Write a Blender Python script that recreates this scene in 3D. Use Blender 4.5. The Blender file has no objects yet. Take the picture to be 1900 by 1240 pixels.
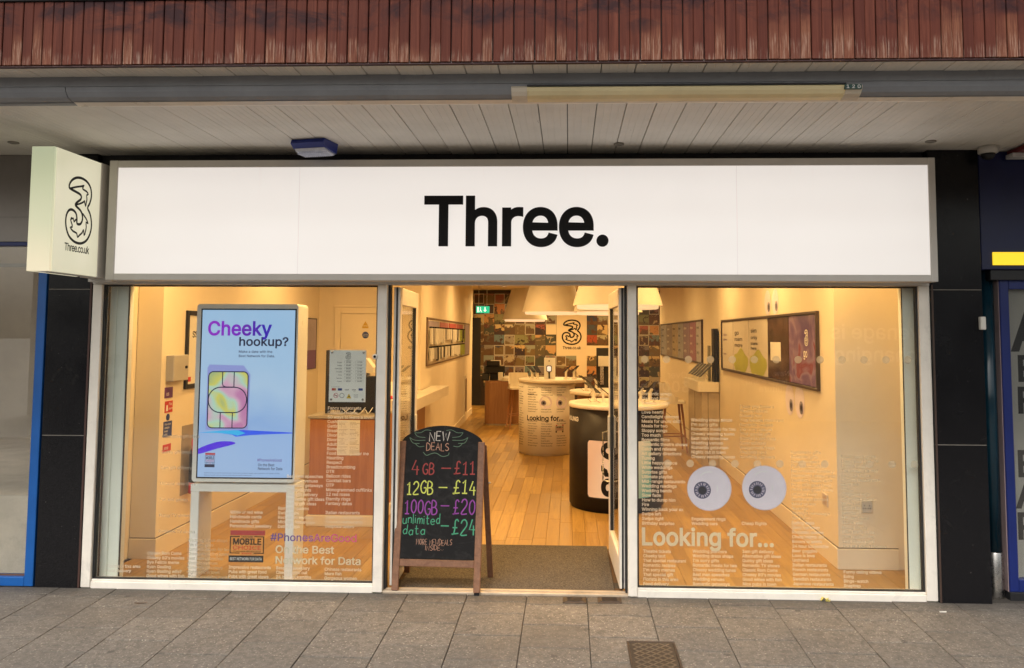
import bpy, math, random, os
import numpy as np
from mathutils import Vector, Matrix, geometry
random.seed(11)
S = bpy.context.scene
COL = S.collection
PI = math.pi

# ------------------------------------------------------------------ camera
F_, CX, CY = 1482.83, 1000.85, 520.25
YAW, PITCH, ROLL = -.0372, .0685, .0045
CP = Vector((.4410, -5.4994, 1.7328))
_cy, _sy, _cp, _sp = math.cos(YAW), math.sin(YAW), math.cos(PITCH), math.sin(PITCH)
FW = Vector((_sy*_cp, _cy*_cp, _sp))
_r = Vector((_cy, -_sy, 0)); _u = _r.cross(FW)
RT = _r*math.cos(ROLL) + _u*math.sin(ROLL)
UP = _u*math.cos(ROLL) - _r*math.sin(ROLL)
cd = bpy.data.cameras.new('camera'); cam = bpy.data.objects.new('camera', cd); COL.objects.link(cam)
cam.matrix_world = Matrix(((RT.x, UP.x, -FW.x, CP.x), (RT.y, UP.y, -FW.y, CP.y), (RT.z, UP.z, -FW.z, CP.z), (0, 0, 0, 1)))
cd.sensor_fit = 'HORIZONTAL'; cd.sensor_width = 36; cd.lens = F_/1900*36
cd.shift_x = (950-CX)/1900; cd.shift_y = (CY-620)/1900
cd.clip_start = .05; cd.clip_end = 500
S.camera = cam

# ------------------------------------------------------------------ sky, sun, exposure
W = bpy.data.worlds.new('World'); S.world = W; W.use_nodes = True
wn = W.node_tree.nodes; wl = W.node_tree.links
sky = wn.new('ShaderNodeTexSky'); sky.sky_type = 'NISHITA'; sky.sun_disc = False
SUN_EL, SUN_AZ = math.radians(52), math.radians(200)
sky.sun_elevation = SUN_EL; sky.sun_rotation = SUN_AZ; sky.air_density = 1.6; sky.dust_density = 6.0; sky.ozone_density = .6
hs = wn.new('ShaderNodeHueSaturation'); hs.inputs['Saturation'].default_value = .35
wl.new(sky.outputs[0], hs.inputs['Color']); wl.new(hs.outputs[0], wn['Background'].inputs[0])
wn['Background'].inputs[1].default_value = .15
sd = bpy.data.lights.new('sun', 'SUN'); sd.energy = 1.1; sd.angle = math.radians(20); sd.color = (1, .94, .86)
sun = bpy.data.objects.new('sun', sd); COL.objects.link(sun)
_d = Vector((math.sin(SUN_AZ)*math.cos(SUN_EL), math.cos(SUN_AZ)*math.cos(SUN_EL), math.sin(SUN_EL)))
sun.rotation_euler = _d.to_track_quat('Z', 'Y').to_euler(); sun.location = (0, -10, 12)
S.view_settings.view_transform = 'Standard'; S.view_settings.look = 'None'
S.view_settings.exposure = 0.45; S.view_settings.gamma = 1.0; S.view_settings.use_curve_mapping = False
cy_ = S.cycles
cy_.max_bounces = 8; cy_.diffuse_bounces = 4; cy_.glossy_bounces = 3; cy_.transparent_max_bounces = 24
cy_.caustics_reflective = False; cy_.caustics_refractive = False
cy_.sample_clamp_indirect = 4.0; cy_.use_denoising = True
LAMP = (1.0, .605, .222)
LAMP_W = 21.5

# ------------------------------------------------------------------ measuring helpers (points of the place)
def P(x, y, X=None, Y=None, Z=None):
    d = FW + RT*((x-CX)/F_) - UP*((y-CY)/F_)
    t = (Y-CP.y)/d.y if Y is not None else (Z-CP.z)/d.z if Z is not None else (X-CP.x)/d.x
    return CP + d*t

# ------------------------------------------------------------------ object helpers
def wmat(o):
    m = Matrix.LocRotScale(o.location, o.rotation_euler, None)
    return wmat(o.parent) @ m if o.parent is not None else m

def tag(o, label=None, cat=None, group=None, kind=None):
    if label: o['label'] = label
    if cat: o['category'] = cat
    if group: o['group'] = group
    if kind: o['kind'] = kind
    return o

def thing(name, label, cat, loc=(0, 0, 0), group=None, rz=0):
    o = bpy.data.objects.new(name, None); COL.objects.link(o)
    o.location = loc; o.rotation_euler = (0, 0, rz); o.empty_display_size = .1
    return tag(o, label, cat, group)

def child(name, me, parent, loc=(0, 0, 0), rot=None):
    o = bpy.data.objects.new(name, me); COL.objects.link(o)
    if parent is not None: o.parent = parent
    o.location = loc
    if rot: o.rotation_euler = rot
    return o

class MB:
    def __init__(s): s.V = []; s.Fc = []; s.mi = []; s.sm = []; s.m = 0
    def add(s, vs, fs, smooth=False):
        b = len(s.V); s.V.extend([tuple(v) for v in vs])
        for f in fs:
            s.Fc.append(tuple(i+b for i in f)); s.mi.append(s.m); s.sm.append(smooth)
        return s
    def mat(s, i): s.m = i; return s
    def box(s, x0, x1, y0, y1, z0, z1, c=0):
        x0, x1 = min(x0, x1), max(x0, x1); y0, y1 = min(y0, y1), max(y0, y1); z0, z1 = min(z0, z1), max(z0, z1)
        if c <= 0:
            v = [(x, y, z) for x in (x0, x1) for y in (y0, y1) for z in (z0, z1)]
            return s.add(v, [(0, 1, 3, 2), (4, 6, 7, 5), (0, 4, 5, 1), (2, 3, 7, 6), (0, 2, 6, 4), (1, 5, 7, 3)])
        c = min(c, (x1-x0)*.45, (y1-y0)*.45, (z1-z0)*.45)
        V = []; idx = {}
        for i, x in enumerate((x0, x1)):
            for j, y in enumerate((y0, y1)):
                for k, z in enumerate((z0, z1)):
                    dx, dy, dz = (c if i == 0 else -c), (c if j == 0 else -c), (c if k == 0 else -c)
                    for a, q in enumerate(((x, y+dy, z+dz), (x+dx, y, z+dz), (x+dx, y+dy, z))):
                        idx[i, j, k, a] = len(V); V.append(q)
        Fs = []
        I = idx
        for i in (0, 1): Fs.append([I[i, 0, 0, 0], I[i, 0, 1, 0], I[i, 1, 1, 0], I[i, 1, 0, 0]][::(1 if i == 0 else -1)])
        for j in (0, 1): Fs.append([I[0, j, 0, 1], I[1, j, 0, 1], I[1, j, 1, 1], I[0, j, 1, 1]][::(1 if j == 0 else -1)])
        for k in (0, 1): Fs.append([I[0, 0, k, 2], I[0, 1, k, 2], I[1, 1, k, 2], I[1, 0, k, 2]][::(1 if k == 0 else -1)])
        for j in (0, 1):
            for k in (0, 1): Fs.append([I[0, j, k, 1], I[1, j, k, 1], I[1, j, k, 2], I[0, j, k, 2]][::(1 if (j ^ k) else -1)])
        for i in (0, 1):
            for k in (0, 1): Fs.append([I[i, 0, k, 0], I[i, 1, k, 0], I[i, 1, k, 2], I[i, 0, k, 2]][::(-1 if (i ^ k) else 1)])
        for i in (0, 1):
            for j in (0, 1): Fs.append([I[i, j, 0, 0], I[i, j, 1, 0], I[i, j, 1, 1], I[i, j, 0, 1]][::(1 if (i ^ j) else -1)])
        for i in (0, 1):
            for j in (0, 1):
                for k in (0, 1): Fs.append([I[i, j, k, 0], I[i, j, k, 1], I[i, j, k, 2]][::(1 if ((i+j+k) % 2 == 0) else -1)])
        return s.add(V, Fs)
    def prism(s, poly, axis, a0, a1, smooth=False):
        # poly: 2-D outline; axis 'y': (x,z), 'x': (y,z), 'z': (x,y)
        n = len(poly)
        def q(p, a): return (p[0], a, p[1]) if axis == 'y' else (a, p[0], p[1]) if axis == 'x' else (p[0], p[1], a)
        V = [q(p, a0) for p in poly] + [q(p, a1) for p in poly]
        s.add(V, [tuple(range(n)), tuple(range(2*n-1, n-1, -1))])
        b = len(s.V) - 2*n
        for i in range(n):
            j = (i+1) % n
            s.Fc.append((b+i, b+n+i, b+n+j, b+j)); s.mi.append(s.m); s.sm.append(smooth)
        return s
    def lathe(s, prof, c=(0, 0, 0), n=32, axis='z', cap=True):
        V = []; Fs = []
        for r, h in prof:
            for k in range(n):
                a = 2*PI*k/n; p = (r*math.cos(a), r*math.sin(a), h)
                if axis == 'y': p = (p[0], p[2], p[1])
                if axis == 'x': p = (p[2], p[0], p[1])
                V.append((p[0]+c[0], p[1]+c[1], p[2]+c[2]))
        for i in range(len(prof)-1):
            for k in range(n):
                k2 = (k+1) % n; Fs.append((i*n+k, i*n+k2, (i+1)*n+k2, (i+1)*n+k))
        s.add(V, Fs, True)
        if cap:
            b = len(s.V)-len(V)
            for f in (tuple(b+k for k in range(n-1, -1, -1)), tuple(b+(len(prof)-1)*n+k for k in range(n))):
                s.Fc.append(f); s.mi.append(s.m); s.sm.append(False)
        return s
    def tube(s, pts, r, n=8, r1=None):
        pts = [Vector(p) for p in pts]; V = []; Fs = []
        for i, p in enumerate(pts):
            t = (pts[min(i+1, len(pts)-1)] - pts[max(i-1, 0)]).normalized()
            a = t.cross(Vector((0, 0, 1)));
            if a.length < 1e-3: a = t.cross(Vector((1, 0, 0)))
            a.normalize(); b = t.cross(a)
            rr = r if r1 is None else r + (r1-r)*i/(len(pts)-1)
            for k in range(n):
                an = 2*PI*k/n; V.append(p + a*rr*math.cos(an) + b*rr*math.sin(an))
        for i in range(len(pts)-1):
            for k in range(n):
                k2 = (k+1) % n; Fs.append((i*n+k, i*n+k2, (i+1)*n+k2, (i+1)*n+k))
        Fs.append(tuple(range(n))); Fs.append(tuple(range(len(V)-1, len(V)-1-n, -1)))
        return s.add(V, Fs, True)
    def disc(s, c, r, n=32, ry=None, nrm='y'):
        ry = ry or r
        V = []
        for k in range(n):
            a = 2*PI*k/n; u, v = r*math.cos(a), ry*math.sin(a)
            V.append((c[0]+u, c[1], c[2]+v) if nrm == 'y' else (c[0], c[1]+u, c[2]+v) if nrm == 'x' else (c[0]+u, c[1]+v, c[2]))
        return s.add(V, [tuple(range(n))])
    def quad(s, a, b, c, d): return s.add([a, b, c, d], [(0, 1, 2, 3)])
    def rect(s, x0, x1, z0, z1, y): return s.quad((x0, y, z0), (x1, y, z0), (x1, y, z1), (x0, y, z1))
    def mesh(s, name, mats, origin=None):
        me = bpy.data.meshes.new(name)
        V = s.V if origin is None else [tuple(origin @ Vector(v)) for v in s.V]
        me.from_pydata(V, [], s.Fc)
        for m in (mats if isinstance(mats, (list, tuple)) else [mats]): me.materials.append(m)
        me.polygons.foreach_set('material_index', s.mi); me.polygons.foreach_set('use_smooth', s.sm)
        me.update(); return me
    def build(s, name, mats, parent=None, local=False):
        w = None if (parent is None or local) else wmat(parent).inverted()
        return child(name, s.mesh(name, mats, w), parent)
    def solo(s, name, mats, label, cat, group=None):
        # a thing that is one mesh, its origin at its base
        xs = [v[0] for v in s.V]; ys = [v[1] for v in s.V]; zs = [v[2] for v in s.V]
        o = ((min(xs)+max(xs))/2, (min(ys)+max(ys))/2, min(zs))
        return tag(child(name, s.mesh(name, mats, Matrix.Translation(-Vector(o))), None, o), label, cat, group)

def rrect(x0, x1, z0, z1, r, n=6):
    out = []
    for cx, cz, a0 in ((x1-r, z1-r, 0), (x0+r, z1-r, PI/2), (x0+r, z0+r, PI), (x1-r, z0+r, 1.5*PI)):
        for k in range(n+1):
            a = a0 + PI/2*k/n; out.append((cx+r*math.cos(a), cz+r*math.sin(a)))
    return out

# ------------------------------------------------------------------ lettering
try:
    FONT = bpy.data.fonts.load(os.path.join(bpy.utils.system_resource('DATAFILES'), 'fonts', 'Inter.woff2'))
except Exception:
    FONT = None
_tc = {}
def text_geo(body, off=0.0, ext=0.0, line=1.0, res=2, sp=1.0, align='LEFT'):
    """outlines of the words, thickened by off and filled where the winding number is not zero"""
    k = (body, off, ext, line, res, sp, align)
    if k in _tc: return _tc[k]
    c = bpy.data.curves.new('lettering', 'FONT'); c.body = body
    if FONT: c.font = FONT
    c.fill_mode = 'NONE'
    c.space_line = line; c.resolution_u = res; c.space_character = sp; c.align_x = align
    o = bpy.data.objects.new('lettering', c); me = o.to_mesh()
    co = [(q.co.x, q.co.y) for q in me.vertices]; nb = {}
    for e in me.edges:
        nb.setdefault(e.vertices[0], []).append(e.vertices[1]); nb.setdefault(e.vertices[1], []).append(e.vertices[0])
    o.to_mesh_clear(); bpy.data.objects.remove(o); bpy.data.curves.remove(c)
    loops = []; seen = set()
    for st in range(len(co)):
        if st in seen or st not in nb: continue
        lp = [st]; seen.add(st); cur = st
        while True:
            nx_ = [q for q in nb[cur] if q not in seen]
            if len(lp) == 1 and len(nx_) == 2: nx_ = [st+1] if st+1 in nx_ else nx_
            if not nx_: break
            cur = nx_[0]; lp.append(cur); seen.add(cur)
        if len(lp) > 2: loops.append([co[q] for q in lp])
    area = lambda L_: .5*sum(L_[i-1][0]*L_[i][1]-L_[i][0]*L_[i-1][1] for i in range(len(L_)))
    if not loops: _tc[k] = ([(0, 0, 0)], []); return _tc[k]
    sgn = 1 if area(max(loops, key=lambda L_: abs(area(L_)))) > 0 else -1
    pts = []; edges = []
    for lp in loops:
        lp = [p for i, p in enumerate(lp) if (abs(p[0]-lp[i-1][0])+abs(p[1]-lp[i-1][1])) > 1e-5]
        n = len(lp); b0 = len(pts)
        for i in range(n):
            p, q, r = lp[i-1], lp[i], lp[(i+1) % n]
            d1 = (q[0]-p[0], q[1]-p[1]); d2 = (r[0]-q[0], r[1]-q[1])
            l1 = math.hypot(*d1) or 1; l2 = math.hypot(*d2) or 1
            n1 = (d1[1]/l1, -d1[0]/l1); n2 = (d2[1]/l2, -d2[0]/l2)
            m_ = (n1[0]+n2[0], n1[1]+n2[1]); ml = math.hypot(*m_) or 1; m_ = (m_[0]/ml, m_[1]/ml)
            w_ = off*sgn/max(.55, m_[0]*n1[0]+m_[1]*n1[1])
            pts.append((q[0]+m_[0]*w_, q[1]+m_[1]*w_))
        edges += [(b0+i, b0+(i+1) % n) for i in range(n)]
    V, _e, T, _1, _2, _3 = geometry.delaunay_2d_cdt([Vector(p) for p in pts], edges, [], 0, 1e-6)
    A = np.array(pts); E0 = A[[e[0] for e in edges]]; E1 = A[[e[1] for e in edges]]
    VA = np.array([(p[0], p[1]) for p in V]); TA = np.array([list(t) for t in T])
    C = VA[TA].mean(axis=1); keep = np.zeros(len(TA), bool)
    for i0 in range(0, len(TA), 512):
        cc_ = C[i0:i0+512]; x = cc_[:, 0][:, None]; y = cc_[:, 1][:, None]
        up_ = (E0[:, 1] <= y) & (E1[:, 1] > y); dn_ = (E0[:, 1] > y) & (E1[:, 1] <= y)
        sd_ = (E1[:, 0]-E0[:, 0])*(y-E0[:, 1])-(x-E0[:, 0])*(E1[:, 1]-E0[:, 1])
        keep[i0:i0+512] = ((up_ & (sd_ > 0)).sum(1)-(dn_ & (sd_ < 0)).sum(1)) != 0
    TA = TA[keep]
    v = [(p[0], p[1], ext) for p in VA]; f = []
    for t in TA:
        t = [int(i) for i in t]
        cr = (VA[t[1]][0]-VA[t[0]][0])*(VA[t[2]][1]-VA[t[0]][1])-(VA[t[2]][0]-VA[t[0]][0])*(VA[t[1]][1]-VA[t[0]][1])
        f.append(tuple(t) if cr > 0 else tuple(t[::-1]))
    used = sorted({i for t in f for i in t}); rm_ = {i: j for j, i in enumerate(used)}
    v = [v[i] for i in used]; f = [tuple(rm_[i] for i in t) for t in f]
    if ext > 0:
        n = len(v); ed = {}
        for t in f:
            for i in range(3): ed[t[i], t[(i+1) % 3]] = 1
        bd_ = [e for e in ed if (e[1], e[0]) not in ed]
        v = v+[(p[0], p[1], -ext) for p in v]; f = f+[(a_, n+a_, n+b_, b_) for a_, b_ in bd_]
    _tc[k] = (v, f); return v, f
CAP = max(v[1] for v in text_geo('H')[0])

def put(mb, geo, fn):
    v, f = geo
    mb.add([fn(q) for q in v], f)

def text_fit(mb, body, px0, px1, pyt, pyb, Y, off=.012, ext=0.0, sp=1.0):
    """lettering whose capitals run between two heights and two sides, on an upright plane facing the street"""
    g = text_geo(body, off, 0, 1, 3, sp)
    xs = [q[0] for q in g[0]]; a, b = min(xs), max(xs)
    w0 = P(px0, pyb, Y=Y); w1 = P(px1, pyb, Y=Y); zt = P(px0, pyt, Y=Y).z
    sx = (w1.x-w0.x)/(b-a); sz = (zt-w0.z)/CAP
    put(mb, g, lambda q: (w0.x+(q[0]-a)*sx, Y, w0.z+q[1]*sz))

def text_at(mb, body, x, z, cap, Y, off=.008, align='LEFT', line=1.0, sx=1.0, nrm='-y'):
    g = text_geo(body, off, 0, line, 1, 1.0, align); k = cap/CAP
    if nrm == '-y': put(mb, g, lambda q: (x+q[0]*k*sx, Y, z+q[1]*k))
    elif nrm == '+y': put(mb, g, lambda q: (x-q[0]*k*sx, Y, z+q[1]*k))
    elif nrm == '+x': put(mb, g, lambda q: (Y, x+q[0]*k*sx, z+q[1]*k))
    elif nrm == '-x': put(mb, g, lambda q: (Y, x-q[0]*k*sx, z+q[1]*k))

def text_col(mb, lines, px, py, pitch, cap, Y, off=.006):
    w = P(px, py, Y=Y); dz = w.z - P(px, py+pitch*len(lines), Y=Y).z; dz /= len(lines)
    c = w.z - P(px, py+cap, Y=Y).z
    for i, t in enumerate(lines):
        if t: text_at(mb, t, w.x, w.z-i*dz, c, Y, off)

def ribbon(mb, pts, w, fn, closed=False):
    """a flat stroke of width w through 2-D points, mapped by fn(u, v)"""
    n = len(pts); L = []; R = []
    for i in range(n):
        p = Vector(pts[i])
        a = Vector(pts[(i-1) % n]) if (closed or i > 0) else p
        b = Vector(pts[(i+1) % n]) if (closed or i < n-1) else p
        t = (b-a)
        if t.length < 1e-9: t = Vector((1, 0))
        t.normalize(); q = Vector((-t.y, t.x))*w/2
        L.append(fn(*(p+q))); R.append(fn(*(p-q)))
    m = n if closed else n-1
    mb.add(L+R, [(i, (i+1) % n, n+(i+1) % n, n+i) for i in range(m)])

def smooth_pts(pts, closed=False, k=3):
    out = []; n = len(pts)
    rng = range(n if closed else n-1)
    for i in rng:
        g = lambda j: Vector(pts[j % n] if closed else pts[max(0, min(n-1, j))])
        p0, p1, p2, p3 = g(i-1), g(i), g(i+1), g(i+2)
        for s in range(k):
            t = s/k
            out.append(tuple(.5*((2*p1)+(p2-p0)*t+(2*p0-5*p1+4*p2-p3)*t*t+(3*p1-p0-3*p2+p3)*t**3)))
    if not closed: out.append(tuple(pts[-1]))
    return out

# ------------------------------------------------------------------ materials
def L(h):
    h = h.lstrip('#'); o = []
    for i in (0, 2, 4):
        c = int(h[i:i+2], 16)/255; o.append(c/12.92 if c <= .04045 else ((c+.055)/1.055)**2.4)
    return (*o, 1)
def c4(c): return L(c) if isinstance(c, str) else (*c, 1) if len(c) == 3 else c

class NT:
    def __init__(s, name):
        s.m = bpy.data.materials.new(name); s.m.use_nodes = True
        s.n = s.m.node_tree.nodes; s.l = s.m.node_tree.links
        s.b = s.n['Principled BSDF']; s.out = s.n['Material Output']
    def new(s, t, **kw):
        q = s.n.new(t)
        for k, v in kw.items(): setattr(q, k, v)
        return q
    def set(s, node, **kw):
        for k, v in kw.items(): node.inputs[k.replace('_', ' ')].default_value = v
        return node
    def link(s, a, b): s.l.new(a, b)
    def coord(s, kind='Object', scale=(1, 1, 1), rnd=False):
        src = s.new('ShaderNodeNewGeometry').outputs['Position'] if kind == 'World' else s.new('ShaderNodeTexCoord').outputs[kind]
        if rnd:
            oi = s.new('ShaderNodeObjectInfo'); mu = s.new('ShaderNodeVectorMath', operation='MULTIPLY_ADD')
            cb = s.new('ShaderNodeCombineXYZ')
            for i in range(3): s.link(oi.outputs['Random'], cb.inputs[i])
            s.link(cb.outputs[0], mu.inputs[0]); mu.inputs[1].default_value = (37, 53, 71); s.link(src, mu.inputs[2]); src = mu.outputs[0]
        mp = s.new('ShaderNodeMapping'); mp.inputs['Scale'].default_value = scale; s.link(src, mp.inputs['Vector'])
        return mp.outputs[0]
    def noise(s, vec, scale=5, detail=4, rough=.6, dist=0):
        q = s.new('ShaderNodeTexNoise'); s.link(vec, q.inputs['Vector'])
        q.inputs['Scale'].default_value = scale; q.inputs['Detail'].default_value = detail
        q.inputs['Roughness'].default_value = rough; q.inputs['Distortion'].default_value = dist
        return q.outputs['Fac']
    def ramp(s, fac, stops):
        q = s.new('ShaderNodeValToRGB'); e = q.color_ramp.elements
        while len(e) < len(stops): e.new(.5)
        for i, (p, c) in enumerate(stops): e[i].position = p; e[i].color = c4(c)
        s.link(fac, q.inputs[0]); return q.outputs[0]
    def mix(s, fac, a, b, mode='MIX'):
        q = s.new('ShaderNodeMix', data_type='RGBA', blend_type=mode)
        for v, i in ((fac, 0), (a, 6), (b, 7)):
            if hasattr(v, 'node'): s.link(v, q.inputs[i])
            else: q.inputs[i].default_value = v if i == 0 else c4(v)
        return q.outputs[2]
    def math(s, op, a, b=0.0, c=None, clamp=False):
        q = s.new('ShaderNodeMath', operation=op); q.use_clamp = clamp
        for i, v in enumerate((a, b, c)):
            if v is None: continue
            if hasattr(v, 'node'): s.link(v, q.inputs[i])
            else: q.inputs[i].default_value = v
        return q.outputs[0]
    def rnd(s): return s.new('ShaderNodeObjectInfo').outputs['Random']
    def sep(s, vec):
        q = s.new('ShaderNodeSeparateXYZ'); s.link(vec, q.inputs[0]); return q.outputs
    def bump(s, h, strength=.3, dist=.01):
        q = s.new('ShaderNodeBump'); q.inputs['Strength'].default_value = strength; q.inputs['Distance'].default_value = dist
        s.link(h, q.inputs['Height']); s.link(q.outputs[0], s.b.inputs['Normal'])
    def col(s, c):
        if hasattr(c, 'node'): s.link(c, s.b.inputs['Base Color'])
        else: s.b.inputs['Base Color'].default_value = c4(c)
    def rough(s, r):
        if hasattr(r, 'node'): s.link(r, s.b.inputs['Roughness'])
        else: s.b.inputs['Roughness'].default_value = r

def paint(name, c, rough=.45, var=.10, scale=6, bump=.0, bscale=80, metal=0, spec=.5, dirt=0):
    t = NT(name); c = c4(c); v = t.coord('World')
    n = t.noise(v, scale, 5, .65)
    lo = tuple(x*(1-var) for x in c[:3]); hi = tuple(min(1, x*(1+var)) for x in c[:3])
    colr = t.ramp(n, [(.3, lo), (.7, hi)])
    if dirt:
        d = t.noise(v, 3.2, 8, .75, .6)
        colr = t.mix(t.math('MULTIPLY', t.ramp(d, [(.56, (0, 0, 0)), (.72, (1, 1, 1))]), dirt), colr, tuple(x*.35 for x in c[:3]))
    t.col(colr)
    t.rough(t.math('MULTIPLY_ADD', n, .2, max(.02, rough-.1)))
    t.b.inputs['Metallic'].default_value = metal; t.b.inputs['Specular IOR Level'].default_value = spec
    if bump: t.bump(t.noise(v, bscale, 3), bump, .004)
    return t.m

def emit(name, c, strength, base=None, var=.03, scale=1.5):
    t = NT(name); c = c4(c)
    n = t.noise(t.coord('World'), scale, 2)
    colr = t.ramp(n, [(.3, tuple(x*(1-var) for x in c[:3])), (.7, c)])
    t.col(base or (.7, .7, .7)); t.rough(.3)
    t.link(colr, t.b.inputs['Emission Color']); t.b.inputs['Emission Strength'].default_value = strength
    return t.m

def wood(name, c1, c2, axis=2, rough=.5, rnd=True, fine=1.0, spread=.35, bump=.15):
    t = NT(name); sc = [26*fine, 26*fine, 26*fine]; sc[axis] = 1.6*fine
    v = t.coord('Object', tuple(sc), rnd)
    n = t.noise(v, 1.0, 6, .7, .8)
    colr = t.ramp(n, [(.28, c1), (.72, c2)])
    r = t.rnd()
    colr = t.mix(t.math('MULTIPLY', r, spread), colr, tuple(x*.45 for x in c4(c1)[:3]))
    t.col(colr); t.rough(t.math('MULTIPLY_ADD', n, .25, rough-.12)); t.bump(n, bump, .002)
    return t.m

def glass(name, tint=(.97, .98, .97), refl=.045):
    t = NT(name); t.n.remove(t.b)
    tr = t.new('ShaderNodeBsdfTransparent'); tr.inputs[0].default_value = c4(tint)
    gl = t.new('ShaderNodeBsdfGlossy'); gl.inputs['Roughness'].default_value = 0.0
    lw = t.new('ShaderNodeLayerWeight'); lw.inputs['Blend'].default_value = .5
    p = t.math('POWER', lw.outputs['Facing'], 5.0)
    fac = t.math('MULTIPLY_ADD', p, 1-refl, refl)
    mx = t.new('ShaderNodeMixShader'); t.link(fac, mx.inputs[0]); t.link(tr.outputs[0], mx.inputs[1]); t.link(gl.outputs[0], mx.inputs[2])
    t.link(mx.outputs[0], t.out.inputs['Surface'])
    return t.m

def vinyl(name, c, alpha=1.0):
    t = NT(name); t.n.remove(t.b)
    d = t.new('ShaderNodeBsdfDiffuse'); d.inputs[0].default_value = c4(c)
    tl = t.new('ShaderNodeBsdfTranslucent'); tl.inputs[0].default_value = c4(c)
    mx = t.new('ShaderNodeMixShader'); mx.inputs[0].default_value = .45
    t.link(d.outputs[0], mx.inputs[1]); t.link(tl.outputs[0], mx.inputs[2])
    o = mx.outputs[0]
    if alpha < 1:
        tr = t.new('ShaderNodeBsdfTransparent'); m2 = t.new('ShaderNodeMixShader'); m2.inputs[0].default_value = alpha
        t.link(tr.outputs[0], m2.inputs[1]); t.link(o, m2.inputs[2]); o = m2.outputs[0]
    t.link(o, t.out.inputs['Surface']); return t.m

# ---- timber of the canopy front: red cedar, bleached from below, dark stains above
def _timber():
    t = NT('weathered_red_timber'); v = t.coord('Object', (60, 60, 2.2), True); g = t.noise(v, 1.0, 6, .72, .6)
    v2 = t.coord('World'); big = t.noise(v2, 2.6, 4, .6)
    z = t.sep(t.coord('Object'))[2]
    base = t.ramp(g, [(.25, (.055, .015, .010)), (.55, (.105, .031, .020)), (.8, (.16, .055, .035))])
    base = t.mix(t.math('MULTIPLY', t.rnd(), .55), base, (.052, .013, .010))
    # bleached foot of each board: a frayed edge that differs from board to board
    r2 = t.math('FRACT', t.math('MULTIPLY', t.rnd(), 23.7))
    edge = t.math('ADD', t.math('MULTIPLY', t.math('POWER', r2, 2.4), .20), t.math('MULTIPLY_ADD', big, .44, -.36))
    foot = t.math('DIVIDE', t.math('SUBTRACT', edge, z), .09, clamp=True)
    strk = t.noise(t.coord('Object', (170, 170, 7), True), 1.0, 4, .75)
    foot = t.math('MULTIPLY', foot, t.ramp(strk, [(.36, (.1, .1, .1)), (.66, (1, 1, 1))]), clamp=True)
    base = t.mix(t.math('MULTIPLY', foot, .58), base, (.27, .12, .068))
    pale = t.math('MULTIPLY', t.math('DIVIDE', t.math('SUBTRACT', t.math('MULTIPLY_ADD', r2, .1, -.12), z), .03, clamp=True), t.ramp(strk, [(.50, (0, 0, 0)), (.66, (1, 1, 1))]))
    base = t.mix(t.math('MULTIPLY', pale, .38), base, (.42, .33, .27))
    st = t.ramp(t.noise(t.coord('World', (1.5, 1, 3.2)), 2.3, 6, .7, .6), [(.46, (0, 0, 0)), (.60, (1, 1, 1))])
    up = t.math('DIVIDE', t.math('SUBTRACT', z, t.math('MULTIPLY_ADD', big, .30, -.16)), .05, clamp=True)
    base = t.mix(t.math('MULTIPLY', t.math('MULTIPLY', st, up), .85), base, (.020, .010, .013))
    t.col(base); t.rough(.7); t.b.inputs['Specular IOR Level'].default_value = .12; t.bump(g, .25, .003); return t.m
TIMBER = _timber()

def _slab():
    t = NT('concrete_paving'); v = t.coord('World')
    big = t.noise(v, 1.7, 5, .6); fine = t.noise(v, 110, 3, .75); mid = t.noise(v, 28, 6, .75)
    base = t.ramp(big, [(.3, (.125, .109, .091)), (.7, (.195, .172, .146))])
    base = t.mix(.55, base, t.ramp(mid, [(.36, (.06, .053, .045)), (.64, (.27, .24, .205))]))
    vo = t.new('ShaderNodeTexVoronoi'); vo.inputs['Scale'].default_value = 58; t.link(v, vo.inputs['Vector'])
    fl = t.ramp(vo.outputs['Distance'], [(.22, (1, 1, 1)), (.36, (0, 0, 0))])
    sel = t.ramp(t.noise(v, 70, 2), [(.50, (0, 0, 0)), (.56, (1, 1, 1))])
    base = t.mix(t.math('MULTIPLY', t.math('MULTIPLY', fl, sel), .75), base, (.50, .44, .36))
    base = t.mix(t.math('MULTIPLY', t.ramp(fine, [(.35, (1, 1, 1)), (.5, (0, 0, 0))]), .55), base, (.055, .048, .040))
    base = t.mix(t.math('MULTIPLY', t.rnd(), .40), base, (.10, .088, .075))
    st = t.ramp(t.noise(v, 3.1, 7, .75, .7), [(.62, (0, 0, 0)), (.74, (1, 1, 1))])
    base = t.mix(t.math('MULTIPLY', st, .35), base, (.075, .066, .058))
    v3 = t.new('ShaderNodeTexVoronoi'); v3.inputs['Scale'].default_value = 3.4; t.link(v, v3.inputs['Vector'])
    gum = t.ramp(t.math('ADD', v3.outputs['Distance'], t.math('MULTIPLY', mid, .05)), [(.085, (1, 1, 1)), (.10, (0, 0, 0))])
    base = t.mix(t.math('MULTIPLY', gum, .6), base, (.045, .04, .035))
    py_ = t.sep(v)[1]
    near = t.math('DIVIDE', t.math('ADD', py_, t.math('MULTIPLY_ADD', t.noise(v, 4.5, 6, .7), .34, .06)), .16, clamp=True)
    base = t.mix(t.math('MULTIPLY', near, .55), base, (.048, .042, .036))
    wet = t.ramp(t.noise(v, .9, 5, .7, .8), [(.52, (0, 0, 0)), (.62, (1, 1, 1))])
    base = t.mix(t.math('MULTIPLY', wet, .28), base, (.085, .074, .064))
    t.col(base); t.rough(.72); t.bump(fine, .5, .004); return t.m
SLAB = _slab()

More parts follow.
